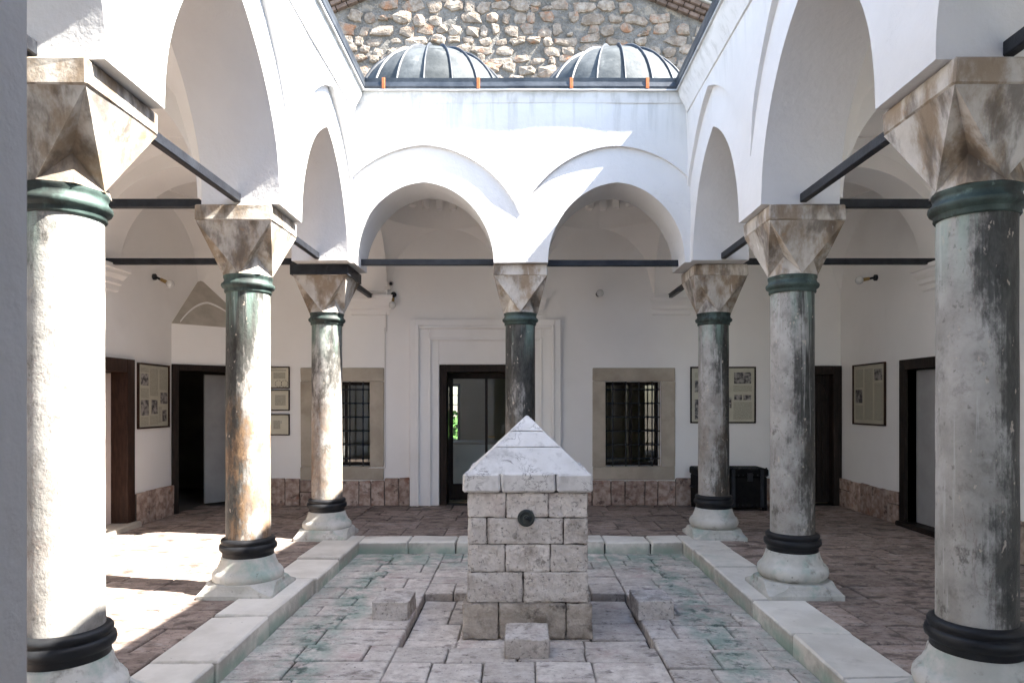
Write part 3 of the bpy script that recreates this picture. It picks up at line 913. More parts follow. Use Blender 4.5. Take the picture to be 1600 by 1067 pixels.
# hedge on the lawn
hv = []
th_ = thing('hedge', 'green hedge beyond the lawn, seen through the far room window', 'hedge', (-3, 24, -.12))
rn = random.Random(4)
V, F = [], []
for k in range(2600):
    p = Vector((rn.uniform(-8, 3), rn.uniform(23.6, 24.6), rn.uniform(-.1, 1.3)))
    q = Vector((rn.gauss(0, 1), rn.gauss(0, 1), rn.gauss(0, 1))).normalized().orthogonal().normalized() * .09
    r2 = q.cross(Vector((rn.random(), rn.random(), rn.random()))).normalized() * .07
    n = len(V); V += [tuple(p - q), tuple(p + r2), tuple(p + q), tuple(p - r2)]; F.append((n, n + 1, n + 2, n + 3))
hd = obj('foliage', (V, F), 'hedge', th_); hd['kind'] = 'stuff'

# ------------------------------------------------------------------ doors and windows
def wframe(name, mtx, u0, u1, z0, z1, w, dout, din, mat, parent, bottom=False):
    """three/four sided frame round an opening; dout proud of the wall, din into it"""
    gs = [xf(cbox(u0, u0 + w, -din, dout, z0, z1, .006), mtx), xf(cbox(u1 - w, u1, -din, dout, z0, z1, .006), mtx), xf(cbox(u0 + w, u1 - w, -din, dout - .002, z1 - w, z1, .006), mtx)]
    if bottom: gs.append(xf(cbox(u0 + w, u1 - w, -din, dout - .002, z0, z0 + w, .006), mtx))
    return obj(name, join(*gs), mat, parent)
# central doorway: stepped white plaster surround
sur = obj('door_surround', join(
    xf(cbox(-1.70, -1.60, 0, .10, 0, 2.87, .008), mb), xf(cbox(.525, .625, 0, .10, 0, 2.87, .008), mb), xf(cbox(-1.60, .525, 0, .099, 2.77, 2.87, .008), mb),
    xf(cbox(-1.605, -1.555, 0, .125, 0, 2.775, .012), mb), xf(cbox(.48, .53, 0, .125, 0, 2.775, .012), mb), xf(cbox(-1.555, .48, 0, .124, 2.725, 2.775, .012), mb),
    xf(cbox(-1.56, -1.41, 0, .075, 0, 2.73, .008), mb), xf(cbox(.335, .485, 0, .075, 0, 2.73, .008), mb), xf(cbox(-1.41, .335, 0, .074, 2.58, 2.73, .008), mb),
    xf(cbox(-1.415, -1.375, 0, .095, 0, 2.585, .010), mb), xf(cbox(.30, .34, 0, .095, 0, 2.585, .010), mb), xf(cbox(-1.375, .30, 0, .094, 2.545, 2.585, .010), mb),
    xf(cbox(-1.38, -1.255, 0, .05, 0, 2.55, .006), mb), xf(cbox(.175, .305, 0, .05, 0, 2.55, .006), mb), xf(cbox(-1.255, .175, 0, .049, 2.18, 2.55, .006), mb)), 'plaster_in', tb)
dr = wframe('door_frame', mb, -1.25, .17, 0, 2.175, .11, .03, .30, 'wood', tb)
leaf = obj('glazed_door', join(xf(cbox(-1.135, -1.07, -.30, -.25, .05, 2.06, .005), mb), xf(cbox(-.01, .055, -.30, -.25, .05, 2.06, .005), mb),
    xf(cbox(-1.07, -.01, -.30, -.25, 1.97, 2.06, .005), mb), xf(cbox(-1.07, -.01, -.30, -.25, .05, .30, .005), mb), xf(cbox(-.56, -.52, -.298, -.252, .30, 1.97, .004), mb)), 'wood', tb)
obj('glass_pane', xf(box(-1.07, -.56, -.278, -.272, .30, 1.97), mb), 'glass', leaf)
obj('glass_pane', xf(box(-.52, -.01, -.278, -.272, .30, 1.97), mb), 'glass', leaf)
obj('door_handle', join(xf(tube((-.50, -.25, 1.05), (-.50, -.20, 1.05), .010), mb), xf(tube((-.50, -.20, 1.05), (-.40, -.20, 1.05), .010), mb)), 'brass', leaf)
# display case in the room, seen through the doors
tc = thing('display_case', 'white topped display counter inside the room beyond the central doorway', 'counter', (-.6, 12.8, 0))
obj('cabinet', cbox(-1.25, .45, 12.5, 13.2, 0, .82, .01), 'plaster_in', tc)
obj('counter_top', cbox(-1.28, .48, 12.46, 13.24, .82, .86, .006), 'sill', tc)

def grille_window(label, u0, u1, glassy=True):
    so_, w = .19, None
    # surround stones
    a0, a1, z0, z1 = u0 - .20, u1 + .215, .40, 2.126
    win = obj('window', join(xf(cbox(a0, u0, -.14, .025, .60, 1.92, .008, .004), mb), xf(cbox(u1, a1, -.14, .025, .60, 1.92, .008, .004), mb)), 'surround', tb)
    obj('lintel', xf(cbox(a0, a1, -.14, .027, 1.922, z1, .009, .004), mb), 'surround', win)
    obj('sill', xf(cbox(a0, a1, -.14, .027, z0, .598, .009, .004), mb), 'surround', win)
    ny = 5
    for k in range(4):
        u = u0 + (u1 - u0) * (k + .6) / 4.2
        obj('bar', xf(tube((u, -.07, .597), (u, -.07, 1.917), .011, 8), mb), 'iron', win)
    for k in range(6):
        z = .72 + k * .215
        gs = [xf(tube((u0, -.07, z), (u1, -.07, z), .010, 8), mb)]
        for q in range(4):
            u = u0 + (u1 - u0) * (q + .6) / 4.2
            gs.append(xf(sphere((u, -.07, z), .024, 8, 6), mb))
        obj('bar', join(*gs), 'iron', win)
    wframe('window_frame', mb, u0, u1, .597, 1.917, .05, -.22, .30, 'wood', win, True)
    obj('mullion', xf(cbox((u0 + u1) / 2 - .022, (u0 + u1) / 2 + .022, -.28, -.235, .647, 1.867, .004), mb), 'wood', win)
    obj('pane', xf(box(u0 + .05, u1 - .05, -.262, -.258, .647, 1.867), mb), 'glass', win)
    return win
grille_window('', 1.32, 2.18)
grille_window('', -3.20, -2.33)
# right rear door: dark carved double door
wframe('door_frame', mb, 3.88, 4.965, 0, 2.16, .13, .05, .15, 'wood', tb)
dd = obj('double_door', xf(box(4.01, 4.835, -.14, -.11, .03, 2.03), mb), 'wood', tb)
for a, b in ((4.015, 4.418), (4.427, 4.83)):
    obj('door_leaf', xf(cbox(a, b, -.11, -.085, .03, 2.02, .005), mb), 'wood', dd)
    for q in range(4):
        u = a + .035 + q * (b - a - .07) / 4
        obj('panel', xf(cbox(u, u + (b - a - .07) / 4 - .014, -.085, -.062, .14, 1.60, .010), mb), 'wood', dd)
    V = []; pts = []
    for i in range(13):
        an = math.pi * i / 12
        pts.append(((a + b) / 2 - math.cos(an) * (b - a - .08) / 2, 1.66 + math.sin(an) * .25))
    gs = [xf(tube((p[0], -.075, p[1]), (q[0], -.075, q[1]), .014, 6), mb) for p, q in zip(pts, pts[1:])]
    obj('carved_arch', join(*gs), 'wood', dd)
obj('door_handle', xf(sphere((4.46, -.045, 1.02), .025, 10, 8), mb), 'brass', dd)
# left wall door
wframe('door_frame', ml, 7.20, 8.62, .0, 2.135, .165, .045, .30, 'wood_red', tl)
obj('door_leaf', xf(cbox(7.37, 8.45, -.20, -.16, .06, 1.96, .006), ml), 'door_panel', tl)
obj('threshold', xf(cbox(7.1, 8.66, -.30, .12, -.02, .075, .02, .006), ml), 'sill', tl)
# right wall doorway, leaf standing ajar inside
wframe('door_frame', mr, 7.30, 8.77, .0, 2.14, .13, .045, .14, 'wood', tr_)
obj('door_leaf', xf(cbox(7.44, 8.63, -.14, -.10, .06, 2.0, .006), mr), 'door_grey', tr_)
obj('threshold', xf(cbox(7.2, 8.79, -.30, .09, -.02, .06, .018, .005), mr), 'wood', tr_)
# diagonal corner door: frame and half open pale leaf inside
wframe('door_frame', md, .0, LD - .15, 0, 2.14, .09, .04, .10, 'wood', td)
obj('door_leaf', xf(cbox(.62, 1.15, -.50, -.455, .04, 2.02, .006), md), 'door_grey', td)

# skirting stones
def skirting(mtx, parent, u0, u1, top, seed, low=.0):
    rn = random.Random(seed)
    obj('skirting_bed', xf(box(u0, u1, -.002, .022, low, top - .012), mtx), 'joint', parent)
    u = u0
    while u < u1 - .02:
        w = rn.uniform(.18, .36)
        if u1 - (u + w) < .14: w = u1 - u
        tz = top + rn.uniform(-.006, .006)
        if rn.random() < .22 and w > .2:
            zz = rn.uniform(.2, .26)
            obj('skirting_stone', xf(cbox(u + .006, u + w - .006, 0, .042, low, zz - .005, .008, .004, rn), mtx), 'skirt', parent)
            obj('skirting_stone', xf(cbox(u + .006, u + w - .006, 0, .042, zz + .005, tz, .008, .004, rn), mtx), 'skirt', parent)
        else:
            obj('skirting_stone', xf(cbox(u + .006, u + w - .006, 0, .040 + rn.uniform(0, .01), low, tz, .008, .004, rn), mtx), 'skirt', parent)
        u += w
skirting(mb, tb, -SX + DIA + .02, -3.41, .42, 1)
skirting(mb, tb, -3.41, -2.10, .385, 2)
skirting(mb, tb, -2.10, -1.71, .425, 3)
skirting(mb, tb, .64, 1.11, .42, 4)
skirting(mb, tb, 1.11, 2.40, .385, 5)
skirting(mb, tb, 2.40, 3.86, .42, 6)
skirting(ml, tl, 8.68, BY - DIA - .01, .42, 7)
skirting(ml, tl, 5.6, 7.08, .42, 8)
skirting(mr, tr_, 8.80, BY - .04, .42, 9)
skirting(mr, tr_, 5.2, 7.18, .42, 10)

# corbels: moulded imposts where the cross arches meet the walls
def corbel(mtx, parent, uc, w=.58, z=3.24):
    prof = [(.0, z - .30), (.025, z - .28), (.03, z - .22), (.06, z - .20), (.065, z - .15), (.11, z - .10), (.12, z - .06), (.15, z - .05), (.15, z), (0, z)]
    V, F = [], []
    m = len(prof)
    for s in (-1, 1):
        for n_, zz in prof:
            V.append(tuple(mtx @ Vector((uc + s * (w / 2 + n_ * .5), n_, zz))))
    for k in range(m):
        k2 = (k + 1) % m
        F.append((k, k2, m + k2, m + k))
    F.append(tuple(range(m))); F.append(tuple(range(m, 2 * m)))
    obj('corbel', (V, F), 'plaster_in', parent)
for u in (-2.32, .05, 2.34): corbel(mb, tb, u)
for u in (3.4, 5.7, 8.0):
    corbel(ml, tl, u); corbel(mr, tr_, u)

# ------------------------------------------------------------------ cross arches and vaults
ZC = 3.24
def cross_arch(label, span, mp, th=.50, r=1.06, w_in=.06):
    L = span
    w = L / 2 - w_in
    S = sorted({round(L * i / 48, 4) for i in range(49)} | {round(L / 2 + sg * w * (1 - (k / 8) ** 2 * .1), 4) for k in range(8) for sg in (-1, 1)})
    V, F = [], []
    for s in S:
        b = pointed(s - L / 2, w, r, ZC) or ZC
        for n_ in (-th / 2, th / 2):
            for z in (b, (b + WT) / 2, WT - .02): V.append(mp(s, n_, z))
    for i in range(len(S) - 1):
        a, c = i * 6, i * 6 + 6
        for k in (0, 1): F.append((a + k, c + k, c + k + 1, a + k + 1))
        for k in (3, 4): F.append((a + k, c + k, c + k + 1, a + k + 1))
        F.append((a, c, c + 3, a + 3))
    V = wobble(V, .004)
    t = thing('cross_arch', label, 'arch', V[0], 'plastered arches crossing the galleries')
    obj('arch_body', (V, F), 'plaster_in', t, smooth=True, angle=35)
SP = SX - 2.55
for i, y in enumerate((3.4, 5.7, 8.02)):
    wh = ('nearest the camera beside the front column', 'over the middle column', 'over the corner column')[i]
    cross_arch('white plaster arch spanning the left gallery, ' + wh, SP, lambda s, n, z, y=y: (-SX + s, y + n, z))
    cross_arch('white plaster arch spanning the right gallery, ' + wh, SP, lambda s, n, z, y=y: (SX - s, y + n, z))
for x, wh in ((-2.30, 'left corner column'), (0.02, 'central rear column'), (2.32, 'right corner column')):
    cross_arch('white plaster arch from the %s to the rear gallery wall' % wh, BY - 8.25, lambda s, n, z, x=x: (x + n, 8.25 + s, z))

def vault(label, x0, x1, y0, y1, H, band, Hd, dent=False):
    cx, cy, a, b = (x0 + x1) / 2, (y0 + y1) / 2, (x1 - x0) / 2, (y1 - y0) / 2
    N = 64
    z0 = ZC + .02
    rings = []
    for k in range(7):
        f = k / 6
        row = []
        for i in range(N):
            an = 2 * math.pi * i / N
            c, s = math.cos(an), math.sin(an)
            e = 1 / max(abs(c), abs(s))
            rr = e + (1 - e) * f
            q = rr * rr
            row.append((cx + a * rr * c, cy + b * rr * s, z0 + H * math.sqrt(max(0, 2 - q))))
        rings.append(row)
    ztop = z0 + H + band
    rings.append([(x, y, ztop) for x, y, z in rings[-1]])
    rings.append([(cx + (x - cx) * .955, cy + (y - cy) * .955, ztop + .002) for x, y, z in rings[-1]])
    for k in range(1, 8):
        ph = math.pi / 2 * k / 8
        rings.append([(cx + (x - cx) * .955 * math.cos(ph), cy + (y - cy) * .955 * math.cos(ph), ztop + Hd * math.sin(ph)) for x, y, z in rings[7]])
    V = [p for r_ in rings for p in r_]
    F = []
    for k in range(len(rings) - 1):
        for i in range(N):
            j = (i + 1) % N
            F.append((k * N + i, k * N + j, (k + 1) * N + j, (k + 1) * N + i))
    V.append((cx, cy, ztop + Hd))
    m = (len(rings) - 1) * N
    for i in range(N): F.append((m + i, m + (i + 1) % N, len(V) - 1))
    t = thing('gallery_vault', label, 'vault', (cx, cy, z0), 'domed plaster vaults over the galleries')
    obj('vault_shell', (V, F), 'plaster_in', t, smooth=True, angle=40)
    if dent:
        src = None
        for i in range(26):
            an = 2 * math.pi * i / 26
            px, py = cx + a * .985 * math.cos(an), cy + b * .985 * math.sin(an)
            rot = math.atan2(b * math.sin(an), a * math.cos(an))
            if src is None:
                src = obj('dentil', cbox(px - .10, px + .04, py - .05, py + .05, ztop - .155, ztop - .01, .008), 'plaster_in', t, origin=(px, py, ztop - .155))
            else:
                inst(src, 'dentil', (px, py, ztop - .155), t, (0, 0, rot))
for x0, x1, wh in ((-2.05, -.23, 'left'), (.27, 2.07, 'right')):
    vault('domed plaster vault with a ring of dentils, seen through the %s rear arch' % wh, x0, x1, 8.26, BY + .003, 1.02, .44, .30, True)
for s, wh in ((-1, 'left'), (1, 'right')):
    x0, x1 = sorted((s * (SX + .003), s * 2.555))
    vault('plain domed vault over the rear %s corner of the galleries' % wh, x0, x1, 8.27, BY + .003, 1.12, .2, .35)
    vault('plain domed vault over the %s gallery between the corner and middle columns' % wh, x0, x1, 5.95, 7.77, 1.25, .12, .33)
    vault('plain domed vault over the %s gallery between the middle and front columns' % wh, x0, x1, 3.65, 5.45, 1.36, .08, .3)

# ------------------------------------------------------------------ columns
def column_proto(x, y, label):
    t = thing('column', label, 'column', (x, y, 0), 'marble columns round the courtyard')
    # plinth: square at the floor, chamfered to an octagon with spurs at the corners
    V, F = [], []
    h = .30
    def oct_(hh, ch, z):
        return [(x + a, y + b, z) for a, b in ((-hh, -hh + ch), (-hh + ch, -hh), (hh - ch, -hh), (hh, -hh + ch), (hh, hh - ch), (hh - ch, hh), (-hh + ch, hh), (-hh, hh - ch))]
    lev = [oct_(.305, .012, -.03), oct_(.305, .014, .035), oct_(.300, .045, .045), oct_(.290, .11, .075), oct_(.286, .150, .108), oct_(.278, .150, .116)]
    for r_ in lev: V += r_
    for k in range(len(lev) - 1):
        for i in range(8):
            j = (i + 1) % 8
            F.append((k * 8 + i, k * 8 + j, k * 8 + 8 + j, k * 8 + 8 + i))
    F.append(tuple(range(8))); F.append(tuple(range(40, 48)))
    obj('plinth', (wobble(V, .006, 6), F), 'base', t)
    prof = [(.245, .09), (.246, .125), (.262, .130), (.279, .15), (.286, .18), (.280, .21), (.262, .235), (.244, .243), (.240, .262), (.228, .285), (.219, .31), (.214, .335), (.20, .35)]
    obj('base_moulding', lathe(prof, (x, y, 0), 44), 'base', t, smooth=True, angle=55)
    ring = [(.185, .335), (.200, .338), (.207, .35), (.205, .375), (.211, .385), (.228, .40), (.231, .42), (.226, .44), (.212, .447), (.211, .455), (.216, .462), (.217, .478), (.209, .49), (.186, .497)]
    obj('lower_ring', lathe(ring, (x, y, 0), 44), 'ring_dark', t, smooth=True, angle=50)
    V, F = lathe([(.179 - .004 * k / 14, .40 + (2.515 - .40) * k / 14) for k in range(15)], (x, y, 0), 40)
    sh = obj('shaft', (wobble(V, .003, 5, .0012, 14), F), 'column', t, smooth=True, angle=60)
    top = [(.178, 2.485), (.190, 2.488), (.196, 2.50), (.194, 2.525), (.199, 2.535), (.215, 2.55), (.222, 2.572), (.219, 2.592), (.206, 2.605), (.198, 2.625), (.197, 2.65), (.203, 2.66), (.204, 2.685), (.18, 2.69)]
    top = [(r_ * .965, 2.50 + (z_ - 2.485) * .145 / .205) for r_, z_ in top]
    obj('upper_ring', lathe(top, (x, y, 0), 44), 'bronze', t, smooth=True, angle=50)
    # capital: inverted triangles on the faces, recessed triangle facets at the corners
    zt, zb = 3.045, 2.643
    a, m = .303, .205
    T = [(-a, -a), (a, -a), (a, a), (-a, a)]
    Mid = [(0, -m), (m, 0), (0, m), (-m, 0)]
    V, F = [], []
    for p in T: V.append((x + p[0], y + p[1], zt))
    for p in Mid: V.append((x + p[0], y + p[1], zb))
    for i in range(4):                                   # face triangles with a shallow fold
        j = (i + 1) % 4
        n = len(V)
        mx, my = (T[i][0] + T[j][0]) / 2, (T[i][1] + T[j][1]) / 2
        V.append((x + mx * .62 + Mid[i][0] * .30, y + my * .62 + Mid[i][1] * .30, zt - .16))
        F += [(i, j, n), (j, 4 + i, n), (4 + i, i, n)]
    for i in range(4):                                   # corner i lies between face i-1 and face i
        A, B = 4 + (i - 1) % 4, 4 + i
        n = len(V)
        f = .118
        sx, sy = (1 if T[i][0] > 0 else -1), (1 if T[i][1] > 0 else -1)
        V.append((x + sx * f, y + sy * f, zb + .155))
        # base of the corner pyramid bulges to the ring
        V.append((x + sx * .150, y + sy * .150, zb))
        F += [(i, A, n), (i, n, B), (A, n + 1, n), (n + 1, B, n)]
    F.append((0, 1, 2, 3))
    F.append(tuple([4, 4 + 4 + 4 + 3, 5, 4 + 4 + 4 + 5, 6, 4 + 4 + 4 + 7, 7, 4 + 4 + 4 + 1]))
    cap = obj('capital', (V, F), 'capital', t)
    ab = cbox(x - .310, x + .310, y - .310, y + .310, 3.043, 3.173, .010, .004)
    obj('abacus', ab, 'capital', t)
    return t, sh
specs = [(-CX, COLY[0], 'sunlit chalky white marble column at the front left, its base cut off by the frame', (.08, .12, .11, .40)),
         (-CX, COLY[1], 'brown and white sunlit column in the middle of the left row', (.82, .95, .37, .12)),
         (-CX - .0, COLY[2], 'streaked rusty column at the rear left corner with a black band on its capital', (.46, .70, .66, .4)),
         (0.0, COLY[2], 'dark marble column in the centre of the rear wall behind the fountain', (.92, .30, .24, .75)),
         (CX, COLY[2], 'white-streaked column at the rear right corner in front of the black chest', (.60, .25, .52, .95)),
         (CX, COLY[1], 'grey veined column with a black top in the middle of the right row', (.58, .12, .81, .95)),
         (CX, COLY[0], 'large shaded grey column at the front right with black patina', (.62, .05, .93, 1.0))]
proto, sh = column_proto(*specs[0][:3])
cols = [proto]
for x, y, lab, _ in specs[1:]:
    cols.append(copy_tree(proto, (x, y, 0), lab))
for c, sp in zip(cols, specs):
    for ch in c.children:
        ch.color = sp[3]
        if sp[0] < -1 and ch.name.split('.')[0] in ('lower_ring', 'base_moulding'): ch.location.z -= .04
# black iron band round the abacus of the rear left column
x, y = -CX, COLY[2]
b0 = .33
for g_ in (box(x - b0, x + b0, y - b0, y - .314, 3.05, 3.165), box(x - b0, x + b0, y + .314, y + b0, 3.05, 3.165)):
    obj('iron_band', g_, 'iron', cols[2])
for g_ in (box(x - b0, x - .314, y - .312, y + .312, 3.05, 3.165), box(x + .314, x + b0, y - .312, y + .312, 3.05, 3.165)):
    obj('iron_band', g_, 'iron', cols[2])

# ------------------------------------------------------------------ tie rods
RODG = 'black iron tie rods between columns and walls'
def rod(label, p0, p1, hw=.028, hh=.036):
    p0, p1 = Vector(p0), Vector(p1)
    d = (p1 - p0)
    if abs(d.x) > abs(d.y): gme = cbox(min(p0.x, p1.x), max(p0.x, p1.x), p0.y - hw, p0.y + hw, p0.z - hh, p0.z + hh, .006)
    else: gme = cbox(p0.x - hw, p0.x + hw, min(p0.y, p1.y), max(p0.y, p1.y), p0.z - hh, p0.z + hh, .006)
    o = obj('tie_rod', gme, 'iron'); meta(o, label, 'tie rod', RODG)
ZR = 3.225
for s, wh in ((-1, 'left'), (1, 'right')):
    x = s * 2.27
    rod('black tie rod at the upper %s edge of the frame, under the nearest arch' % wh, (x, 1.12, ZR), (x, 3.20, ZR))
    rod('black tie rod of the %s arcade between its front and middle columns' % wh, (x, 3.60, ZR), (x, 5.47, ZR))
    rod('black tie rod of the %s arcade between its middle and rear corner columns' % wh, (x, 5.92, ZR), (x, 7.80, ZR))
    rod('black tie rod crossing the %s gallery from the middle column to the wall' % wh, (s * 2.5, 5.70, ZR + .04), (s * (SX - .05), 5.70, ZR + .04))
    rod('black tie rod crossing the %s gallery from the rear corner column to the wall' % wh, (s * 2.5, 8.0, ZR + .035), (s * (SX - .05), 8.0, ZR + .035))
    rod('short black tie rod from the rear %s corner column back to the rear wall' % wh, (s * 2.30, 8.2, ZR), (s * 2.30, BY - .04, ZR))
rod('black tie rod across the left rear arch', (-1.93, 7.98, ZR + .02), (-.25, 7.98, ZR + .02))
rod('black tie rod across the right rear arch', (.25, 7.98, ZR + .01), (1.93, 7.98, ZR + .01))
rod('short black tie rod from the central rear column back to the rear wall', (0.02, 8.2, ZR), (0.02, BY - .04, ZR))

# ------------------------------------------------------------------ fountain
ft = thing('fountain', 'square stone fountain pillar with a pyramid roof in the middle of the courtyard', 'fountain', (FX, 5.545, -.195))
def rough(x0, x1, y0, y1, z0, z1, rn, amp=.010, seg=8):
    """block with a worked, uneven face: subdivided chamfered box"""
    bm = bmesh.new()
    V, F = cbox(x0, x1, y0, y1, z0, z1, .007, .002, rn)
    vs = [bm.verts.new(v) for v in V]
    for f in F: bm.faces.new([vs[i] for i in f])
    bmesh.ops.subdivide_edges(bm, edges=[e for e in bm.edges if e.calc_length() > .08], cuts=seg, use_grid_fill=True)
    c = Vector(((x0 + x1) / 2, (y0 + y1) / 2, (z0 + z1) / 2))
    sd_ = Vector((rn.random() * 50, rn.random() * 50, 0))
    for v in bm.verts:
        n = noise.noise_vector(v.co * 13 + sd_) * amp + noise.noise_vector(v.co * 34 + sd_) * amp * .7
        v.co += n
    bm.verts.index_update()
    out = ([tuple(v.co) for v in bm.verts], [tuple(v.index for v in f.verts) for f in bm.faces])
    bm.free()
    return out
def course(z0, z1, hw, cuts, side_cuts, mat, seed, amp=.007):
    """one course: front and back stones run through, side stones between; cuts are fractions of the width"""
    rn = random.Random(seed)
    x0, x1 = FX - hw, FX + hw
    yc = 5.545
    y0, y1 = yc - hw, yc + hw
    dp = .24
    gp = .0028
    for (ya, yb) in ((y0, y0 + dp), (y1 - dp, y1)):
        ff = [0] + cuts + [1]
        for a, b in zip(ff, ff[1:]):
            j = rn.uniform(-.005, .005)
            obj('stone_block', rough(x0 + (x1 - x0) * a + (gp if a > 0 else j), x0 + (x1 - x0) * b - (gp if b < 1 else j), ya + (j if ya == y0 else 0), yb, z0 + gp, z1 - gp, rn, amp), mat, ft, smooth=True, angle=40)
    for (xa, xb) in ((x0, x0 + dp), (x1 - dp, x1)):
        ff = [0] + side_cuts + [1]
        L0, L1 = y0 + dp + gp, y1 - dp - gp
        for a, b in zip(ff, ff[1:]):
            obj('stone_block', rough(xa, xb, L0 + (L1 - L0) * a + (gp if a > 0 else 0), L0 + (L1 - L0) * b - (gp if b < 1 else 0), z0 + gp, z1 - gp, rn, amp), mat, ft, smooth=True, angle=40)
course(-.195, .075, .484, [.275, .80], [], 'fount_base', 31, .008)
course(.075, .305, .452, [.465], [.5], 'fount', 32)
course(.305, .515, .452, [.315, .69], [], 'fount', 33)
course(.515, .715, .452, [.16, .80], [.4], 'fount', 34)
course(.715, .905, .452, [.32, .675], [], 'fount', 35)
obj('core', box(FX - .43, FX + .43, 5.115, 5.975, -.19, .89), 'joint', ft)
rn = random.Random(77)
hw = .512
e = [-hw, -.205, .215, hw]
for i in range(3):
    for k in range(3):
        if i == 1 and k == 1: continue
        V, F = cbox(FX + e[i] + (.004 if i else 0), FX + e[i + 1] - (.004 if i < 2 else 0), 5.545 + e[k] + (.004 if k else 0), 5.545 + e[k + 1] - (.004 if k < 2 else 0),
                    .908, 1.05 + rn.uniform(-.006, .006), .016, .005, rn)
        # outer top edges slope inwards, underside tucks in
        W = []
        for vx, vy, vz in V:
            dx, dy = vx - FX, vy - 5.545
            if vz > 1.02:
                if abs(dx) > .47: dx *= .945
                if abs(dy) > .47: dy *= .945
            if vz < .93:
                if abs(dx) > .47: dx *= .955
                if abs(dy) > .47: dy *= .955
            W.append((FX + dx, 5.545 + dy, vz))
        obj('cornice_stone', (W, F), 'pyramid', ft)
def frust(h0, h1, z0, z1, hx=None):
    V = []
    for h, z in ((h0, z0), (h1, z1)):
        V += [(FX - h, 5.545 - h, z), (FX + h, 5.545 - h, z), (FX + h, 5.545 + h, z), (FX - h, 5.545 + h, z)]
    return V, [(0, 1, 2, 3), (4, 5, 6, 7)] + [(i, (i + 1) % 4, 4 + (i + 1) % 4, 4 + i) for i in range(4)]
def ph(z): return .462 * (1.482 - z) / (1.482 - 1.045)
for k, (za, zb_) in enumerate(((1.045, 1.235), (1.239, 1.355), (1.359, 1.48))):
    s = (0, .001, .006)[k]
    Vp, Fp = frust(ph(za) + s, max(ph(zb_) + s, .006), za, zb_)
    bm = bmesh.new(); vs = [bm.verts.new(v) for v in Vp]
    for f in Fp: bm.faces.new([vs[i] for i in f])
    bmesh.ops.bevel(bm, geom=list(bm.edges), offset=.004, segments=1, affect='EDGES')
    bmesh.ops.subdivide_edges(bm, edges=[e_ for e_ in bm.edges if e_.calc_length() > .1], cuts=3, use_grid_fill=True)
    bm.verts.index_update()
    Vp, Fp = [tuple(v.co) for v in bm.verts], [tuple(v.index for v in f.verts) for f in bm.faces]
    bm.free()
    obj(('roof_slab', 'roof_slab', 'roof_cap')[k], (wobble(Vp, .003, 7, .0015, 22), Fp), 'pyramid', ft)
# round dark spout disc
my = Matrix.Translation((.044, 5.093, .715)) @ Matrix.Rotation(R(90), 4, 'X')
sp = obj('spout', xf(lathe([(.060, -.02), (.066, .006), (.064, .016), (.050, .022), (.046, .014), (.024, .014), (.022, .030), (.010, .032)], (0, 0, 0), 28), my), 'spout', ft, smooth=True, angle=40)
obj('spout_pin', xf(lathe([(.010, .030), (.010, .046), (.003, .049)], (0, 0, 0), 12), my), 'iron', sp)

# stone seats round the basin
def seat(x0, x1, y0, y1, z0, z1, rot, label, seed):
    rn = random.Random(seed)
    g_ = rough(x0, x1, y0, y1, z0, z1, rn, .006, 5)
    o = obj('stone_seat', g_, 'fount', smooth=True, angle=40)
    o.rotation_euler.z = R(rot)
    meta(o, label, 'stone seat', 'low stone blocks round the fountain')
seat(-.105, .195, 4.50, 4.83, -.13, .008, 0, 'low stone block standing in front of the fountain', 41)
seat(-1.16, -.875, 5.30, 5.62, -.13, .022, -2, 'low stone block standing left of the fountain', 42)
seat(.92, 1.21, 5.32, 5.66, -.13, .020, 3, 'low stone block standing right of the fountain', 43)

# ------------------------------------------------------------------ framed panels
PG = 'framed print panels on the gallery walls'
def panel(mtx, label, u0, u1, z0, z1, photos=(), texts=(), fw=.022, frame='wood_red', paper='paper', rings=()):
    o = mtx @ Vector(((u0 + u1) / 2, 0, z0))
    t = thing('framed_panel', label, 'framed panel', o, PG)
    wframe('frame', mtx, u0, u1, z0, z1, fw, .035, -.004, frame, t, True)
    obj('sheet', xf(box(u0 + fw, u1 - fw, .006, .014, z0 + fw, z1 - fw), mtx), paper, t)
    W, H = u1 - u0, z1 - z0
    for a, b, c, d in photos:
        obj('photo_print', xf(box(u0 + W * a, u0 + W * b, .0145, .0165, z0 + H * c, z0 + H * d), mtx), 'photo', t)
    for a, b, c, d in texts:
        obj('text_block', xf(box(u0 + W * a, u0 + W * b, .0142, .0155, z0 + H * c, z0 + H * d), mtx), 'text', t)
    for cu, cz, r_ in rings:
        gs = []
        for k in range(8):
            a0, a1 = 2 * math.pi * k / 8 + .12, 2 * math.pi * (k + 1) / 8 - .12
            cx_, cz_ = u0 + W * cu, z0 + H * cz
            gs.append(xf(tube((cx_ + r_ * math.cos(a0), .016, cz_ + r_ * math.sin(a0)), (cx_ + r_ * math.cos(a1), .016, cz_ + r_ * math.sin(a1)), .0035, 5), mtx))
        obj('ring_drawing', join(*gs), 'ink', t)
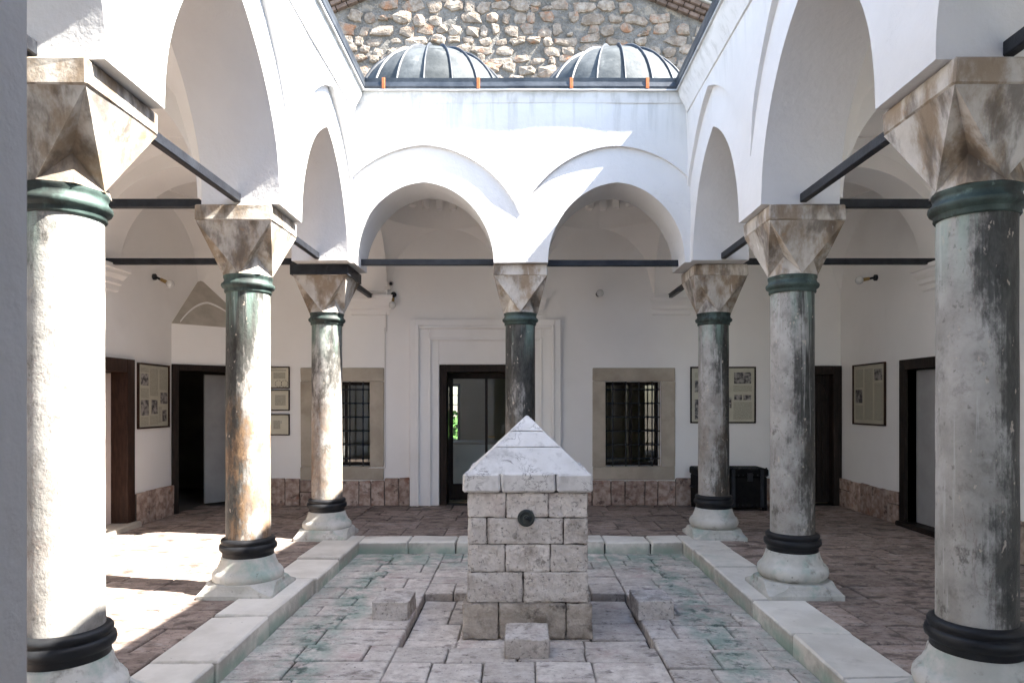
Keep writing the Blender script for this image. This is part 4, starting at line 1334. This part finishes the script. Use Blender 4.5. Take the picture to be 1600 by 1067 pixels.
# left gallery wall (u = y, the far end appears on the right)
panel(ml, 'tall framed sheet of text columns and five photographs on the left gallery wall', 8.72, 9.50, 1.245, 2.11,
      [(.10, .33, .66, .84), (.72, .95, .38, .56), (.10, .34, .20, .44), (.43, .62, .22, .44), (.78, .92, .10, .28)],
      [(.10, .34, .86, .94), (.38, .64, .50, .93), (.69, .95, .60, .93), (.10, .34, .46, .62), (.38, .64, .06, .20), (.10, .34, .05, .18), (.66, .76, .08, .34)])
panel(mb, 'top one of three small framed certificates, with two dashed rings', -4.03, -3.57, 1.81, 2.146, [], [(.12, .88, .80, .86), (.45, .85, .45, .74)], .016, 'wood_red', 'mat_board', [(.62, .22, .052), (.82, .22, .052)])
panel(mb, 'middle one of three small framed certificates', -4.03, -3.57, 1.465, 1.79, [], [(.5, .86, .25, .75)], .016, 'wood_red', 'mat_board')
panel(mb, 'lowest of three small framed certificates', -4.03, -3.57, 1.085, 1.415, [(.70, .72, .55, .68)], [(.45, .68, .3, .7)], .016, 'wood_red', 'mat_board')
panel(mb, 'wide framed panel of photographs and text behind the rear right column', 2.63, 3.645, 1.272, 2.146,
      [(.07, .16, .55, .76), (.07, .18, .07, .42), (.67, .93, .70, .90), (.67, .79, .41, .50), (.81, .93, .41, .50), (.56, .63, .27, .46)],
      [(.66, .94, .56, .67), (.66, .94, .07, .38), (.20, .52, .1, .9), (.07, .18, .80, .90)], .022, 'wood')
panel(mr, 'framed sheet of text columns with two photographs on the right gallery wall', 9.14, 10.03, 1.27, 2.145,
      [(.10, .33, .72, .90), (.70, .92, .36, .58)], [(.08, .33, .08, .68), (.38, .63, .08, .92), (.68, .92, .62, .92), (.68, .92, .08, .32)])
panel(mr, 'framed sheet seen edge-on beside the front right column', 6.73, 7.42 - .3, 1.24, 2.12, [(.2, .8, .2, .5)], [(.1, .9, .55, .9)], .03)

# ------------------------------------------------------------------ lamps, camera, conduit, chest
LG = 'bare bulb wall lamps in the galleries'
def lamp(mtx, u, z, dirv, label):
    o = mtx @ Vector((u, 0, z))
    t = thing('wall_lamp', label, 'lamp', o, LG)
    obj('rose', xf(tube((u, 0, z), (u, .03, z), .042, 18), mtx), 'iron', t)
    d = Vector(dirv).normalized()
    p0 = Vector((u, .028, z)); p1 = p0 + d * .07
    obj('arm', xf(tube(p0, p1, .017, 10), mtx), 'iron', t)
    p2 = p1 + d * .085
    obj('socket', xf(tube(p1, p2, .022, 14, .026), mtx), 'brass', t)
    c = p2 + d * .045
    obj('bulb', xf(sphere(c, .055, 18, 12), mtx), 'bulb', t, smooth=True)
lamp(ml, 9.13, 3.29, (.25, 1, -.5), 'bare bulb lamp on a dark arm on the left gallery wall')
lamp(mr, 9.40, 3.33, (.2, 1, -.15), 'bare bulb lamp on a dark arm on the right gallery wall')
lamp(mb, -1.96, 3.26, (0, .55, -1), 'bare bulb lamp hanging beside the security camera on the rear wall')
lamp(mb, 1.21, 3.27, (0, 1, -.1), 'bare bulb lamp pointing straight out of the rear wall, right of the central column')
t = thing('security_camera', 'small grey security camera on the rear wall above a bare bulb', 'camera', (-2.05, BY, 3.40))
obj('mount_box', xf(cbox(-2.10, -2.00, 0, .07, 3.33, 3.46, .01), mb), 'white_plastic', t)
obj('bracket', xf(tube((-2.03, .06, 3.40), (-1.98, .14, 3.42), .014), mb), 'white_plastic', t)
obj('housing', xf(tube((-1.99, .08, 3.425), (-1.965, .22, 3.395), .038, 16), mb), 'grey_room', t)
obj('lens', xf(tube((-1.9655, .215, 3.396), (-1.963, .235, 3.391), .026, 14), mb), 'iron', t)
t = thing('conduit', 'thin white cable conduit running down the rear wall beside the left window', 'conduit', (-2.06, BY, .6))
obj('pipe', join(xf(tube((-2.075, .016, 2.72), (-2.075, .016, 3.36), .012), mb), xf(tube((-2.095, .014, .58), (-2.095, .014, 2.72), .010), mb), xf(tube((-2.34, .034, .585), (-2.095, .034, .585), .010), mb)), 'white_plastic', t)
obj('pipe', xf(tube((-2.70, .17, 3.30), (-2.075, .17, 3.285), .008), mb), 'white_plastic', t)
obj('joint_box', xf(cbox(-2.105, -2.065, 0, .03, 2.69, 2.75, .004), mb), 'white_plastic', t)

t = thing('chest', 'black studded storage chest against the rear wall behind the rear right column', 'chest', (3.12, 10.15, 0))
x0, x1, y0, y1 = 2.60, 3.64, 9.86, 10.38
obj('body', cbox(x0 + .02, x1 - .02, y0 + .02, y1, .05, .50, .012), 'black', t)
obj('lid', cbox(x0, x1, y0, y1, .505, .62, .02), 'black', t)
for xx in (x0 + .10, (x0 + x1) / 2, x1 - .10):
    obj('band', cbox(xx - .025, xx + .025, y0 - .008, y0 + .02, .06, .61, .004), 'iron', t)
rv = [sphere((x0 + .03 + (x1 - x0 - .06) * k / 14, y0 + .03, .622), .016, 8, 6) for k in range(15)]
for s_, z_ in ((y0 - .002, .53), (y0 + .016, .09)):
    rv += [sphere((x0 + .03 + (x1 - x0 - .06) * k / 14, s_, z_), .012, 8, 6) for k in range(15)]
obj('studs', join(*rv), 'iron', t)['kind'] = 'stuff'
for xx in (x0 + .02, x1 - .08):
    for yy in (y0 + .03, y1 - .08):
        obj('foot', cbox(xx, xx + .06, yy, yy + .05, 0, .055, .006), 'black', t)
obj('handle', join(tube((x0 + .016, 10.02, .36), (x0 - .03, 10.02, .33), .009, 8), tube((x0 - .03, 10.02, .33), (x0 - .03, 10.22, .33), .009, 8), tube((x0 - .03, 10.22, .33), (x0 + .016, 10.22, .36), .009, 8)), 'iron', t)
obj('clasp', cbox(x1 - .32, x1 - .24, y0 - .014, y0 + .005, .44, .56, .006), 'iron', t)
